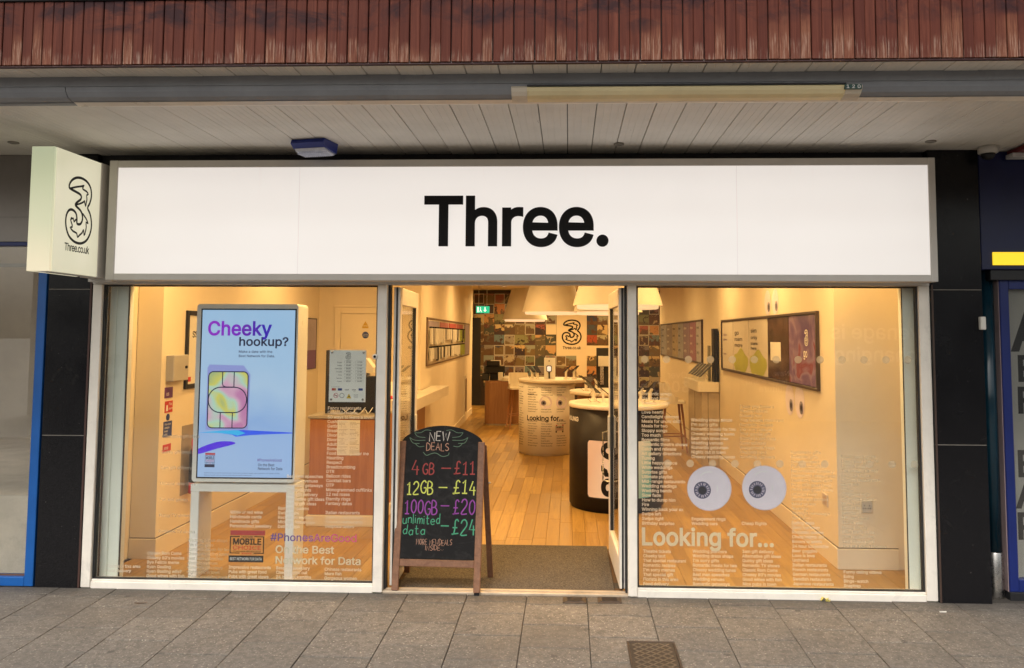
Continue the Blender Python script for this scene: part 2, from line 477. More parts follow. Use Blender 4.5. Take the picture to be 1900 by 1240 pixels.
def _granite():
    t = NT('polished_black_granite'); v = t.coord('World')
    n = t.noise(v, 420, 2); c = t.ramp(n, [(.55, (.0065, .0065, .008)), (.75, (.045, .042, .04))])
    sc = t.ramp(t.noise(t.coord('World', (1, 1, .6)), 9, 9, .8, 1.2), [(.60, (0, 0, 0)), (.80, (1, 1, 1))])
    c = t.mix(t.math('MULTIPLY', sc, .30), c, (.13, .115, .098))
    sp = t.ramp(t.noise(t.coord('World'), 60, 2), [(.73, (0, 0, 0)), (.76, (1, 1, 1))]); c = t.mix(t.math('MULTIPLY', sp, .6), c, (.30, .28, .25))
    t.col(c); t.b.inputs['Specular IOR Level'].default_value = .26; t.rough(t.math('MULTIPLY_ADD', t.noise(v, 5, 5), .26, .10)); return t.m
GRANITE = _granite()

def _soffit():
    t = NT('painted_soffit_boarding'); v = t.coord('World')
    n = t.noise(v, 3, 5, .6); c = t.ramp(n, [(.3, (.70, .67, .615)), (.7, (.80, .765, .71))])
    c = t.mix(t.math('MULTIPLY', t.rnd(), .14), c, (.52, .49, .44))
    fl = t.ramp(t.noise(t.coord('World', (14, 3.5, 1)), 1.0, 8, .8, 1.0), [(.66, (0, 0, 0)), (.69, (1, 1, 1))])
    c = t.mix(t.math('MULTIPLY', fl, .8), c, (.10, .09, .08))
    t.col(c); t.rough(.6); return t.m
SOFFIT = _soffit()

def _oak():
    t = NT('oak_floor'); v = t.coord('Object', (34, 1.7, 10), True); n = t.noise(v, 1.0, 6, .68, 1.1)
    c = t.ramp(n, [(.25, (.23, .125, .028)), (.5, (.40, .24, .062)), (.75, (.52, .335, .105))])
    c = t.mix(t.math('MULTIPLY', t.rnd(), .55), c, (.19, .10, .028))
    kn = t.ramp(t.noise(t.coord('World', (7, 2, 1)), 1.6, 3, .5, .4), [(.66, (0, 0, 0)), (.76, (1, 1, 1))])
    c = t.mix(t.math('MULTIPLY', kn, .35), c, (.2, .10, .04))
    t.col(c); t.rough(t.math('MULTIPLY_ADD', n, .2, .26)); t.bump(n, .06, .002); return t.m
OAK = _oak()

def _photo():
    t = NT('photographic_print'); r = t.rnd(); v = t.coord('Object', (1, 1, 1), True)
    oz = t.sep(t.coord('Object'))[2]
    n = t.noise(v, 5.5, 4, .6, .4); n2 = t.noise(v, 8, 3, .6, .8)
    h = t.math('FRACT', t.math('MULTIPLY', r, 17.3)); h2 = t.math('FRACT', t.math('MULTIPLY', r, 61.7)); h3 = t.math('FRACT', t.math('MULTIPLY', r, 143.1))
    skyc = t.ramp(h, [(.0, (.44, .18, .06)), (.17, (.55, .46, .25)), (.30, (.10, .18, .22)), (.44, (.36, .07, .03)), (.56, (.06, .04, .045)), (.68, (.62, .54, .38)), (.78, (.03, .04, .085)), (.90, (.20, .22, .10)), (1, (.26, .20, .13))])
    lowc = t.ramp(h2, [(.0, (.03, .02, .03)), (.4, (.10, .05, .03)), (.7, (.16, .11, .05)), (1, (.05, .06, .05))])
    line = t.math('ADD', oz, t.math('MULTIPLY_ADD', n, .50, -.25))
    hz = t.math('MULTIPLY_ADD', h3, .24, -.10)
    fac = t.math('DIVIDE', t.math('SUBTRACT', line, hz), .03, clamp=True)
    c = t.mix(fac, lowc, skyc)
    c = t.mix(t.ramp(n2, [(.57, (0, 0, 0)), (.61, (1, 1, 1))]), c, t.ramp(h3, [(0, (.015, .01, .012)), (.35, (.16, .06, .03)), (.7, (.03, .035, .03)), (1, (.45, .36, .22))]))
    t.col(c); t.rough(.4); return t.m
PHOTO = _photo()

def _mat():
    t = NT('ribbed_entrance_carpet'); v = t.coord('World'); n = t.noise(v, 105, 3, .85); b = t.noise(v, 2.2, 4)
    c = t.ramp(n, [(.38, (.018, .016, .013)), (.62, (.16, .135, .105))]); c = t.mix(t.math('MULTIPLY', b, .4), c, (.06, .05, .04))
    t.col(c); t.rough(.95); t.bump(n, .8, .006); return t.m
CARPET = _mat()

WALLP = paint('warm_white_wall_paint', (.80, .71, .55), .6, .04, 2)
WHITE = paint('white_gloss_paint', (.84, .83, .78), .3, .05, 3)
FRAME = paint('white_aluminium_frame', (.84, .79, .70), .4, .07, 5, dirt=.32)
FRAME2 = paint('grey_sign_frame', (.68, .655, .61), .45, .06, 4)
GASKET = paint('black_rubber_gasket', (.02, .02, .02), .6)
BEAMG = paint('grey_beam_paint', (.28, .295, .325), .5, .12, 4, dirt=.3)
LIP = paint('sign_lit_beam_lip', (.92, .85, .75), .3, .1, 4)  # white lip paint, with the shop sign's light on it put into the colour
DARK = paint('dark_charcoal_paint', (.016, .016, .018), .5, .2, 6)
BLACKP = paint('black_plastic', (.014, .014, .015), .4, .15, 20, spec=.3)
def _chalkboard():
    t = NT('chalkboard_black'); v = t.coord('World'); n = t.noise(v, 7, 7, .7, 1.4)
    sm = t.ramp(n, [(.50, (0, 0, 0)), (.72, (1, 1, 1))]); n3 = t.noise(t.coord('World', (1, 1, .35)), 34, 4, .7)
    t.col(t.mix(t.math('MULTIPLY', t.math('MULTIPLY', sm, n3), .55), (.0085, .008, .008), (.085, .08, .075)))
    t.rough(.55); t.b.inputs['Specular IOR Level'].default_value = .2; return t.m
CHALKB = _chalkboard()
STEEL = paint('brushed_steel', (.55, .53, .50), .28, .06, 30, metal=1)
BLUEF = paint('blue_frame_paint', (.005, .095, .36), .4, .1, 4)
NAVY = paint('navy_fascia_paint', (.010, .016, .075), .35, .15, 4)
NAVYF = paint('navy_frame_paint', (.008, .02, .14), .35, .1, 4)
TEAL = paint('dark_teal_gloss', (.005, .030, .048), .2, .3, 3)
YELLOW = emit('lit_yellow_strip', (.95, .62, .02), .75, (.8, .6, .05))
EMBLUE = paint('blue_lamp_housing', (.018, .036, .25), .35, .1, 10)
CLEARD = paint('pale_diffuser', (.66, .70, .82), .25, .1, 40)
DESKW = wood('orange_wood_veneer', (.32, .12, .038), (.46, .20, .07), 2, .4, False, .9, .0, .05)
DESKW2 = wood('walnut_counter_veneer', (.23, .11, .05), (.36, .19, .09), 2, .45, False, .9, .0, .05)
LEGW = wood('a_board_timber', (.17, .075, .04), (.33, .165, .09), 2, .5, True, 1.2, .3)
STOOLW = wood('stool_leg_timber', (.25, .10, .04), (.38, .18, .08), 2, .5, True, 1.2, .2)
CREAM = paint('cream_moulded_plastic', (.76, .70, .58), .35, .04, 5)
SHADE = paint('pendant_shade_fabric', (.66, .60, .50), .7, .04, 8)
GLASS = glass('shop_window_glass', (.97, .98, .97), .066)
GLASSD = glass('door_glass', (.95, .96, .95), .05)
GLASSN = glass('neighbour_window_glass', (.90, .90, .88), .09)
VIN = vinyl('white_window_vinyl', (.92, .89, .80), .82)
VINB = vinyl('frosted_window_vinyl', (.76, .80, .70), .94)
VINF = vinyl('faint_frosted_vinyl', (.74, .74, .62), .38)
INKB = paint('black_ink', (.010, .009, .010), .5, .1, 6, spec=.18)
INKW = paint('white_ink', (.80, .79, .76), .5)
RED = paint('red_print', (.52, .03, .03), .45)
BLUEP = paint('mandatory_blue_print', (.02, .05, .24), .45)
PURPLE = paint('purple_print', (.12, .03, .17), .4, .35, 3)
LILAC = paint('lilac_grey_print', (.36, .31, .40), .4, .2, 3)
GREENP = paint('lime_green_print', (.33, .42, .05), .4, .3, 4)
ORANGEP = paint('orange_print', (.55, .18, .05), .4, .2, 6)
PAPER = paint('white_paper', (.72, .70, .64), .6, .05, 10)
SIGNP = paint('clear_acrylic_sign', (.93, .93, .86), .25, .04, 6)

exec_parts = []
# ================================================================== GROUND AND PAVEMENT
SLOPE = .03
g = MB()
g.quad((-260, -260, -.30), (260, -260, -.30), (260, 60, -.30), (-260, 60, -.30))
tag(g.build('ground', SLAB), kind='structure')
g = MB()
ys = [(.30, -.012), (-.02, -.0146), (-2.55, -.0146-2.55*SLOPE), (-2.60, -.004-2.6*SLOPE), (-40, -.004-2.6*SLOPE)]
for i, ((a, za), (b, zb)) in enumerate(zip(ys, ys[1:])):
    g.mat(1 if i >= 2 else 0).quad((-45, b, zb), (45, b, zb), (45, a, za), (-45, a, za))
JOINT = paint('dark_paving_joint', (.05, .043, .036), .85, .3, 20)
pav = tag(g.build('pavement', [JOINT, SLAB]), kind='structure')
_sl = {}
def slab_mesh(w, d):
    k = (round(w, 3), round(d, 3))
    if k not in _sl: _sl[k] = MB().box(-w/2+.0024, w/2-.0024, -d/2+.0042, d/2-.0042, -.045, 0, .0016).mesh('slab', SLAB)
    return _sl[k]
PW = .3995
ang = math.atan(SLOPE)
nsl = 0
for k in range(-13, 13):
    xa = .164+PW*k
    even = (k % 2 == 0)
    cuts = [-.025, -.19] if even else [-.025, -.15, -.36]
    while cuts[-1] > -2.5: cuts.append(cuts[-1]-.335)
    for a, b in zip(cuts, cuts[1:]):
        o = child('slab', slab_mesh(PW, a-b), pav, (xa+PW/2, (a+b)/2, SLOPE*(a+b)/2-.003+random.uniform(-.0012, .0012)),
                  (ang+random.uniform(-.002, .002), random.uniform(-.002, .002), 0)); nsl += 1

# things let into or lying on the paving
def gz(y): return SLOPE*y-.003
IRON = paint('rusty_iron', (.075, .055, .042), .6, .3, 25, .3, 60, metal=.5)
IRON2 = paint('worn_iron_lid', (.06, .048, .04), .5, .3, 18, .3, 60, metal=.5)
mh = thing('manhole_cover', 'square iron manhole cover with raised lattice in the pavement', 'manhole cover', (.913, -1.02, gz(-1.02)))
y0, y1, x0, x1 = -1.30, -.75, .775, 1.050
m = MB()
for a, b, c, d in ((x0, x1, y1-.014, y1), (x0, x1, y0, y0+.014), (x0, x0+.014, y0+.014, y1-.014), (x1-.014, x1, y0+.014, y1-.014)):
    m.box(a, b, c, d, gz(c)-.02, gz(d)+.006, .002)
m.build('frame', IRON, mh)
m = MB(); m.box(x0+.016, x1-.016, y0+.016, y1-.016, -.2, gz(y0)+.003)
m.V = [(v[0], v[1], v[2] if v[2] < -.1 else gz(v[1])+.0035) for v in m.V]
lid = m.build('lid', IRON2, mh)
m = MB()
for i in range(-9, 13):
    for s in (1, -1):
        pts = []
        for t in range(0, 40):
            u = x0+.03+(x1-x0-.06)*t/39; v = y0+.02+ i*.055 + s*(u-x0)*.9
            if y0+.035 < v < y1-.035: pts.append((u, v))
        if len(pts) > 2: ribbon(m, [pts[0], pts[-1]], .011, lambda a, b: (a, b, gz(b)+.0065))
m.build('lattice_rib', paint('worn_lattice_iron', (.14, .115, .09), .5, .3, 25, metal=.4), lid)
for i, (px, lab) in enumerate(((1066, 'small iron stopcock cover nearer the chalkboard, at the shop doorstep'), (1131, 'small iron stopcock cover nearer the door edge, at the shop doorstep'))):
    c = P(px, 1114, Z=-.006); t = thing('stopcock_cover', lab, 'stopcock cover', (c.x, c.y, gz(c.y)), 'stopcock covers at the doorstep')
    m = MB(); m.box(c.x-.078, c.x+.078, c.y-.062, c.y+.05, -.04, gz(c.y)+.006, .003); m.build('frame', IRON, t)
    m = MB(); m.box(c.x-.062, c.x+.062, c.y-.048, c.y+.036, -.03, gz(c.y)+.009, .002)
    text_lines = None
    for q in range(4): m.box(c.x-.05, c.x+.05, c.y-.04+q*.02, c.y-.034+q*.02, gz(c.y), gz(c.y)+.0115)
    m.build('lid', IRON2, t)
c = P(1528, 1114, Z=-.004)
m = MB(); pts = [(-.028, .0, .004), (-.01, .018, .022), (.012, .02, .006), (.03, .004, .018), (.016, -.018, .003), (-.008, -.014, .026), (-.024, -.012, .002)]
m.add([(c.x+a, c.y-.02+b, gz(c.y)+.004+d) for a, b, d in pts]+[(c.x, c.y-.02, gz(c.y)+.016)], [(i, (i+1) % 7, 7) for i in range(7)])
m.add([(c.x+a*.6+.02, c.y-.03+b*.6, gz(c.y)+.003+d*.7) for a, b, d in pts]+[(c.x+.02, c.y-.03, gz(c.y)+.001)], [(i, (i+1) % 7, 7) for i in range(7)])
m.solo('paper_scrap', paint('yellow_paper', (.62, .52, .14), .7), 'crumpled scrap of yellow paper lying against the window sill', 'litter')
c = P(1750, 1137, Z=-.008); m = MB(); m.tube([(c.x-.021, c.y, gz(c.y)+.006), (c.x+.021, c.y+.003, gz(c.y)+.006)], .004, 8)
m.solo('cigarette_end', PAPER, 'white cigarette end lying on the pavement before the black pillar', 'litter')
c = P(260, 1120, Z=-.01); m = MB()
ribbon(m, [(c.x-.035, c.y-.006), (c.x-.01, c.y), (c.x+.02, c.y+.004), (c.x+.04, c.y+.01)], .012, lambda a, b: (a, b, gz(b)+.005+.004*math.sin(a*90)))
m.solo('dry_leaf', paint('brown_leaf', (.07, .035, .02), .8), 'thin dry brown leaf on the paving below the screen window', 'leaf')

# ================================================================== CANOPY
SZ = 3.0
can = thing('canopy', 'timber fronted canopy with pale boarded soffit over the shopfronts', 'canopy', (0, -1.0, SZ))
me = MB().box(-.0229, .0229, -.011, .011, -.155, .155, .003).mesh('timber_board', TIMBER)
xb = -5.0; i = 0; pitch = .0978
while xb < 5.0:
    child('timber_board', me, can, (xb+(.0240 if i % 2 == 0 else .0708), -.861+random.uniform(-.0015, .0015), .156+random.uniform(-.001, .001)))
    if i % 2: xb += pitch
    i += 1
m = MB(); m.box(-5, 5, -1.845, -1.80, 3.021, 3.34); m.build('backing_board', DARK, can)
m = MB(); m.box(-5, 5, -1.882, -1.80, 3.312, 3.42, .004); m.build('coping', DARK, can)
m = MB(); m.box(-5, 5, -1.866, -1.845, 2.993, 3.0, .002); m.build('edge_trim', paint('dark_red_trim', (.05, .016, .016), .5), can)
m = MB(); m.box(-5, 5, -1.80, .25, 3.02, 3.40); m.build('deck', DARK, can)
# soffit boards: one board, three shallow grooves
bw = .163
poly = [(-bw/2+.0022, .02), (-bw/2+.0022, .003), (-bw/2+.0045, 0)]
for q in (1, 2, 3):
    gx = -bw/2+bw*q/4
    poly += [(gx-.0022, 0), (gx, .0016), (gx+.0022, 0)]
poly += [(bw/2-.0045, 0), (bw/2-.0022, .003), (bw/2-.0022, .02)]
me = MB().prism(poly, 'y', -.84, 1.12).mesh('soffit_board', SOFFIT)
nb = 31
for k in range(-nb, nb+1):
    child('soffit_board', me, can, (.022+bw*k, 0, random.uniform(-.0015, .0015)), (0, random.uniform(-.004, .004), 0))
# beam
m = MB(); m.prism([(-1.70, 3.0), (-1.70, 2.952), (-1.655, 2.952), (-1.60, 2.96), (-1.585, 3.0)], 'x', -5, 5); m.build('beam', BEAMG, can)
curve = [(-1.700, 2.950), (-1.694, 2.926), (-1.676, 2.905), (-1.650, 2.894), (-1.615, 2.889)]
prof = curve + [(-1.605, 2.95)]
for a, b in ((-5, -2.06), (-2.056, .128), (2.145, 5)):
    m = MB(); m.prism(prof, 'x', a, b); m.build('beam_casing', BEAMG, can)
m = MB(); m.prism(curve+[(-1.605, 2.95)], 'x', .128, 2.145); m.build('beam_casing', BEAMG, can)
m = MB(); m.prism([(-1.640, 2.8895), (-1.60, 2.8805), (-1.588, 2.882), (-1.588, 2.952), (-1.604, 2.952), (-1.604, 2.890)], 'x', -2.05, 5); m.build('beam_underside', LIP, can)
m = MB(); m.prism([(-1.632, 2.8885), (-1.60, 2.885), (-1.588, 2.888), (-1.588, 2.952), (-1.604, 2.952), (-1.604, 2.890)], 'x', -5, -2.054); m.build('beam_underside', BEAMG, can)

# strip light let into the beam
DIFF = paint('yellowed_diffuser', (.88, .76, .46), .35, .12, 3)
sx0 = P(949, 180, Y=-1.69).x; sx1 = P(1598, 178, Y=-1.69).x
sl = thing('strip_light', 'long yellowed fluorescent strip light set in the grey beam', 'strip light', ((sx0+sx1)/2, -1.66, 2.88))
def off(prof, d): return [(y-d, z-d*.6) for y, z in prof]
cp = [(-1.699, 2.934), (-1.690, 2.918), (-1.672, 2.902), (-1.645, 2.892), (-1.612, 2.8875)]
ew = P(978, 180, Y=-1.69).x - sx0
for a, b in ((sx0, sx0+ew), (sx1-ew, sx1)):
    m = MB(); m.prism(off(cp, .014)+[(-1.615, 2.93), (-1.69, 2.945)], 'x', a, b); m.build('end_cap', paint('cream_end_cap', (.74, .66, .54), .45), sl)
m = MB(); m.prism(off(cp, .009)+[(-1.615, 2.93), (-1.69, 2.945)], 'x', sx0+ew, sx1-ew); m.build('diffuser', DIFF, sl)
m = MB(); m.box(sx0+ew, sx1-ew, -1.712, -1.700, 2.934, 2.941); m.build('seal_strip', DARK, sl)
m = MB(); w0 = P(1568, 165, Y=-1.715); w1 = P(1599, 156, Y=-1.715)
m.box(w0.x, w1.x, -1.716, -1.702, w0.z, w1.z); pl = m.build('number_plate', paint('dark_green_plate', (.01, .06, .05), .4), sl)
m = MB(); text_fit(m, '120', 1571, 1597, 157.3, 163.5, -1.7168, .016, 0, 1.5); m.build('lettering', INKW, pl)

# lamp, camera and little discs under the soffit
em = thing('bulkhead_lamp', 'dark blue emergency bulkhead lamp fixed under the soffit', 'emergency light', (-1.25, -.34, 2.93))
x0, x1 = -1.355, -1.118
m = MB(); m.prism([(-.44, 2.998), (-.452, 2.972), (-.415, 2.944), (-.275, 2.930), (-.255, 2.998)], 'x', x0, x1); hz = m.build('housing', EMBLUE, em)
m = MB(); m.prism([(-.418, 2.943), (-.404, 2.928), (-.288, 2.916), (-.276, 2.929)], 'x', x0+.012, x1-.012); m.build('diffuser', CLEARD, em)
m = MB()
for k in range(14): m.box(x0+.02+k*.0145, x0+.0235+k*.0145, -.40, -.29, 2.912, 2.922)
m.build('lens_rib', CLEARD, em)
em.rotation_euler = (0, 0, -.20)
c = P(1833, 280, Y=-.14)
cc = thing('cctv_camera', 'white dome security camera under the soffit by the dark blue fascia', 'security camera', (c.x, -.14, 2.93))
m = MB(); m.lathe([(.058, 3.0), (.062, 2.985), (.062, 2.957), (.05, 2.950)], (c.x, -.14, 0)); m.build('base', paint('off_white_camera', (.55, .53, .49), .4), cc)
m = MB(); m.lathe([(.044, 2.951), (.042, 2.935), (.03, 2.918), (.008, 2.91)], (c.x, -.14, 0), 24); m.build('dome', BLACKP, cc)
for (px, py), lab in zip(((1148, 268), (1727, 263), (25, 265)), ('small round soffit vent above the sign lettering', 'small round soffit vent near the security camera', 'small round soffit vent over the empty neighbouring shop')):
    c = P(px, py, Z=2.995); m = MB(); m.lathe([(.033, 2.999), (.034, 2.992), (.02, 2.988), (.018, 2.994)], (c.x, c.y, 0), 20)
    m.solo('soffit_vent', paint('dull_vent', (.22, .2, .17), .5), lab, 'vent', 'round vents in the soffit')

# ================================================================== BUILDING WALL ABOVE, PILLARS
bwall = thing('building_wall', 'wall band behind and above the shop signs, gap shade painted in', 'wall', (0, .1, 2.1))
m = MB(); m.box(-2.90, 2.90, .02, .10, 2.10, 3.02); m.build('wall_panel', DARK, bwall)  # dark colour stands in for shade in the gap over the sign
m = MB(); m.box(-5.5, -3.21, .06, .12, 2.36, 3.02); m.build('wall_panel', DARK, bwall)
m = MB(); m.box(3.22, 5.5, .30, .36, 2.1, 3.02); m.build('wall_panel', DARK, bwall)

WLINE = paint('pale_mortar_line', (.22, .2, .17), .7)
def pillar(x0, x1, joints, lab, yf):
    t = thing('granite_pillar', lab, 'pillar', ((x0+x1)/2, .08, 0), 'black stone pillars beside the shopfront')
    zs = [-.05]+joints+[3.0]
    for a, b in zip(zs, zs[1:]):
        m = MB(); m.box(x0, x1, yf, .22, a+.0015, b-.0015, .002); m.build('stone_panel', GRANITE, t)
    for z in joints:
        m = MB(); m.box(x0+.004, x1-.004, yf+.0012, .2, z-.0025, z+.0025); m.build('joint', WLINE, t)
    return t
pl_ = pillar(-3.208, -2.893, [P(120, 808, Y=-.03).z, P(120, 537, Y=-.03).z], 'black stone pillar between the blue framed shop and the screen window', -.035)
pr_ = pillar(2.868, 3.205, [P(1780, 826, Y=-.05).z, P(1780, 538, Y=-.05).z], 'black stone pillar between the googly eyes window and the dark blue doorway', -.05)
m = MB(); m.box(-2.906, -2.893, -.04, -.036, 0.0, 2.15); m.build('edge_strip', paint('rust_brown_edge', (.06, .025, .018), .6), pl_)
m = MB(); m.box(2.869, 2.880, -.056, -.051, 0.0, 2.08); m.build('edge_strip', paint('rust_brown_edge', (.06, .035, .025), .6), pr_)
m = MB(); a = P(1817, 612, Y=-.06); b = P(1826, 588, Y=-.06); m.box(a.x, b.x, -.085, -.051, a.z, b.z, .004)
m.solo('contact_box', PAPER, 'small white plastic contact box on the edge of the black pillar', 'sensor')

# ================================================================== MAIN SIGN
fs = thing('fascia_sign', 'long white lit shop sign with bold black lettering', 'shop sign', (.077, -.1, 2.09))
X0, X1, Z0, Z1 = -2.705, 2.85, 2.092, 2.913
px0 = P(216, 400, Y=-.2).x; px1 = P(1724, 400, Y=-.2).x; pz0 = P(960, 509, Y=-.2).z; pz1 = P(960, 309, Y=-.2).z
m = MB(); m.box(X0, px0, -.205, -.02, Z0, Z1, .003).box(px1, X1, -.205, -.02, Z0, Z1, .003)
m.box(px0, px1, -.205, -.02, pz1, Z1-.0005, .003).box(px0, px1, -.205, -.02, Z0+.0005, pz0, .003); m.build('frame', FRAME2, fs)
m = MB(); m.box(X0-.17, X0, -.12, .0, 2.085, 2.112, .002); m.build('end_trim', FRAME2, fs)
def _lit_panel():
    # a backlit sheet: the tubes behind leave faint bands and fall off towards the case
    t = NT('lit_sign_acrylic'); co = t.sep(t.coord('Object')); n = t.noise(t.coord('World', (1, 1, 1.6)), 1.3, 3)
    kz = t.math('POWER', t.math('ABSOLUTE', t.math('MULTIPLY_ADD', co[2], 1/.385, -1.07)), 5.0)
    kx = t.math('POWER', t.math('ABSOLUTE', t.math('DIVIDE', co[0], 2.76)), 9.0)
    band = t.math('MULTIPLY', t.math('SINE', t.math('MULTIPLY', co[2], 23.0)), .012)
    lev = t.math('ADD', t.math('SUBTRACT', t.math('MULTIPLY_ADD', n, .10, .94), t.math('MULTIPLY', t.math('ADD', kz, kx), .09)), band)
    drip = t.ramp(t.noise(t.coord('World', (26, 1, .9)), 1.0, 5, .7), [(.62, (0, 0, 0)), (.78, (1, 1, 1))])
    top = t.math('MULTIPLY', t.math('DIVIDE', t.math('SUBTRACT', co[2], .45), .33, clamp=True), drip)
    lev = t.math('SUBTRACT', lev, t.math('MULTIPLY', top, .07))
    t.col((.5, .48, .45)); t.rough(.3); t.b.inputs['Emission Color'].default_value = (.88, .82, .77, 1)
    t.link(t.math('MULTIPLY', lev, .61), t.b.inputs['Emission Strength']); return t.m
SIGNL = _lit_panel()
cuts = [px0, P(555, 400, Y=-.19).x, P(1367, 400, Y=-.19).x, px1]
for a, b in zip(cuts, cuts[1:]):
    m = MB(); m.box(a, b, -.196, -.18, pz0, pz1); m.build('light_panel', SIGNL, fs)
for c_ in cuts[1:-1]:
    m = MB(); m.box(c_-.0014, c_+.0014, -.1975, -.196, pz0, pz1); m.build('seam', emit('lit_sign_seam', (.80, .76, .70), .40, (.5, .5, .5)), fs)
m = MB(); m.box(px0, px1, -.18, -.15, pz0, pz1); m.build('backing', FRAME2, fs)
word = 'Three.'; OFF = .019
full = text_geo(word, OFF, 0, 1, 5, .97); fx = [q[0] for q in full[0]]; fa, fb = min(fx), max(fx)
w0 = P(786.5, 454, Y=-.2); w1 = P(1129, 454, Y=-.2); zt = P(786, 367, Y=-.2).z
sx = (w1.x-w0.x)/(fb-fa); sz = (zt-w0.z)/CAP
for i, ch in enumerate(word):
    right = max(q[0] for q in text_geo(word[:i+1], OFF, 0, 1, 5, .97)[0])
    v, f = text_geo(ch, OFF, .02, 1, 6)
    mr = max(q[0] for q in v); m = MB()
    m.add([(w0.x+(q[0]-mr+right-fa)*sx, -.197-.012*(.5+q[2]/.04), w0.z+q[1]*sz) for q in v], f)
    m.build('full_stop' if ch == '.' else 'letter', INKB, fs)

# ------------------------------------------------------------------ the emblem: an outlined figure with flame strokes
_o = [(510,378),(514,348),(532,316),(562,292),(600,284),(640,296),(668,326),(680,365),(681,410),(670,458),(656,495),(676,532),(689,582),(692,635),(682,690),(660,738),(630,765),(597,774),(560,765),(525,735),(505,690),(496,640),(498,590),(511,553),(530,537),(553,541),(570,560),(577,592),(580,630),(602,630),(615,610),(620,580),(614,548),(598,524),(570,505),(561,492),(575,470),(598,446),(604,422),(590,406),(555,396),(525,388)]
_i = [[(522,382),(560,362),(600,345),(622,333),(610,352),(616,364),(642,372),(657,390),(644,400),(648,430),(643,460),(640,486),(630,452)], [(564,494),(590,480),(612,466),(633,446)],
      [(618,545),(648,578),(665,612),(648,605),(652,640),(646,680),(638,708),(631,664),(622,690),(602,712),(588,730),(580,702),(552,692),(530,668),(546,662),(541,640),(531,612),(540,594)], [(536,606),(550,598),(557,622),(568,604),(579,602)]]
def emblem(mb, fn, w, stroke):
    """emblem of width w; fn(u, v) places it, (0,0) at its lower left corner"""
    h = w/.77
    n = lambda p: ((p[0]-496)/196*w, (774-p[1])/490*h)
    ribbon(mb, smooth_pts([n(p) for p in _o], True, 3), stroke, fn, True)
    for s in _i: ribbon(mb, smooth_pts([n(p) for p in s], False, 2), stroke*.75, fn)
    return h

# ------------------------------------------------------------------ projecting sign
bs = thing('projecting_sign', 'pale green lit box sign projecting over the left pillar with an outlined emblem'.replace('left ', 'black '), 'projecting sign', (-2.815, -.47, 2.11))
BX0, BX1, BY0, BY1, BZ0, BZ1 = -2.893, -2.745, -.725, -.235, 2.112, 2.888
def lit_case():
    t = NT('lit_green_white_acrylic'); z = t.sep(t.coord('Object'))[2]; n = t.noise(t.coord('World'), 2.0, 2)
    k = t.math('ADD', t.math('DIVIDE', z, .78), t.math('MULTIPLY_ADD', n, .3, -.15))
    c = t.ramp(k, [(.08, (.80, .68, .42)), (.38, (.60, .60, .36)), (.75, (.52, .56, .34)), (.98, (.47, .52, .33))])
    t.col((.5, .5, .45)); t.rough(.3); t.link(c, t.b.inputs['Emission Color']); t.b.inputs['Emission Strength'].default_value = .56; return t.m
def lit_face():
    t = NT('lit_face_acrylic'); n = t.noise(t.coord('World'), 2.2, 2)
    c = t.ramp(n, [(.3, (.56, .54, .36)), (.7, (.66, .61, .44))])
    t.col((.5, .5, .45)); t.rough(.3); t.link(c, t.b.inputs['Emission Color']); t.b.inputs['Emission Strength'].default_value = .60; return t.m
m = MB(); m.box(BX0, BX1-.003, BY0, BY0+.02, BZ0, BZ1, .002); m.build('edge_panel', lit_case(), bs)
m = MB(); m.box(BX1-.02, BX1, BY0+.022, BY1, BZ0, BZ1, .002); fp = m.build('face_panel', lit_face(), bs)
m = MB(); m.box(BX0, BX0+.018, BY0+.022, BY1, BZ0, BZ1, .002); m.build('face_panel', lit_face(), bs)
m = MB(); m.box(BX0+.02, BX1-.022, BY0+.022, BY1, BZ0+.002, BZ0+.012); m.build('base_plate', WHITE, bs)
m = MB(); m.box(BX0+.02, BX1-.022, BY0+.022, BY1, BZ1-.012, BZ1-.002); m.build('top_plate', WHITE, bs)
m = MB(); m.box(BX0+.03, BX1+.004, BY1, -.125, BZ0-.005, BZ1+.002, .002); m.build('bracket', FRAME2, bs)
def onface(px, py): q = P(px, py, X=BX1); return q
la = onface(120, 447); lb = onface(168, 447); lt = onface(145, 329)
ew_ = lb.y-la.y; ez = lt.z-la.z
m = MB(); k = emblem(m, lambda u, v: (BX1+.0015, la.y+u/.30*ew_, la.z+v/(.30/.77)*ez), .30, .0155); m.build('emblem', INKB, fp)
m = MB(); g_ = text_geo('Three.co.uk', .012, 0, 1, 3, .92); a = onface(119, 464); b = onface(165, 466); xs = [q[0] for q in g_[0]]
zt = onface(119, 450).z
put(m, g_, lambda q: (BX1+.0015, a.y+(q[0]-min(xs))/(max(xs)-min(xs))*(b.y-a.y), a.z+q[1]/CAP*(zt-a.z))); m.build('lettering', INKB, fp)
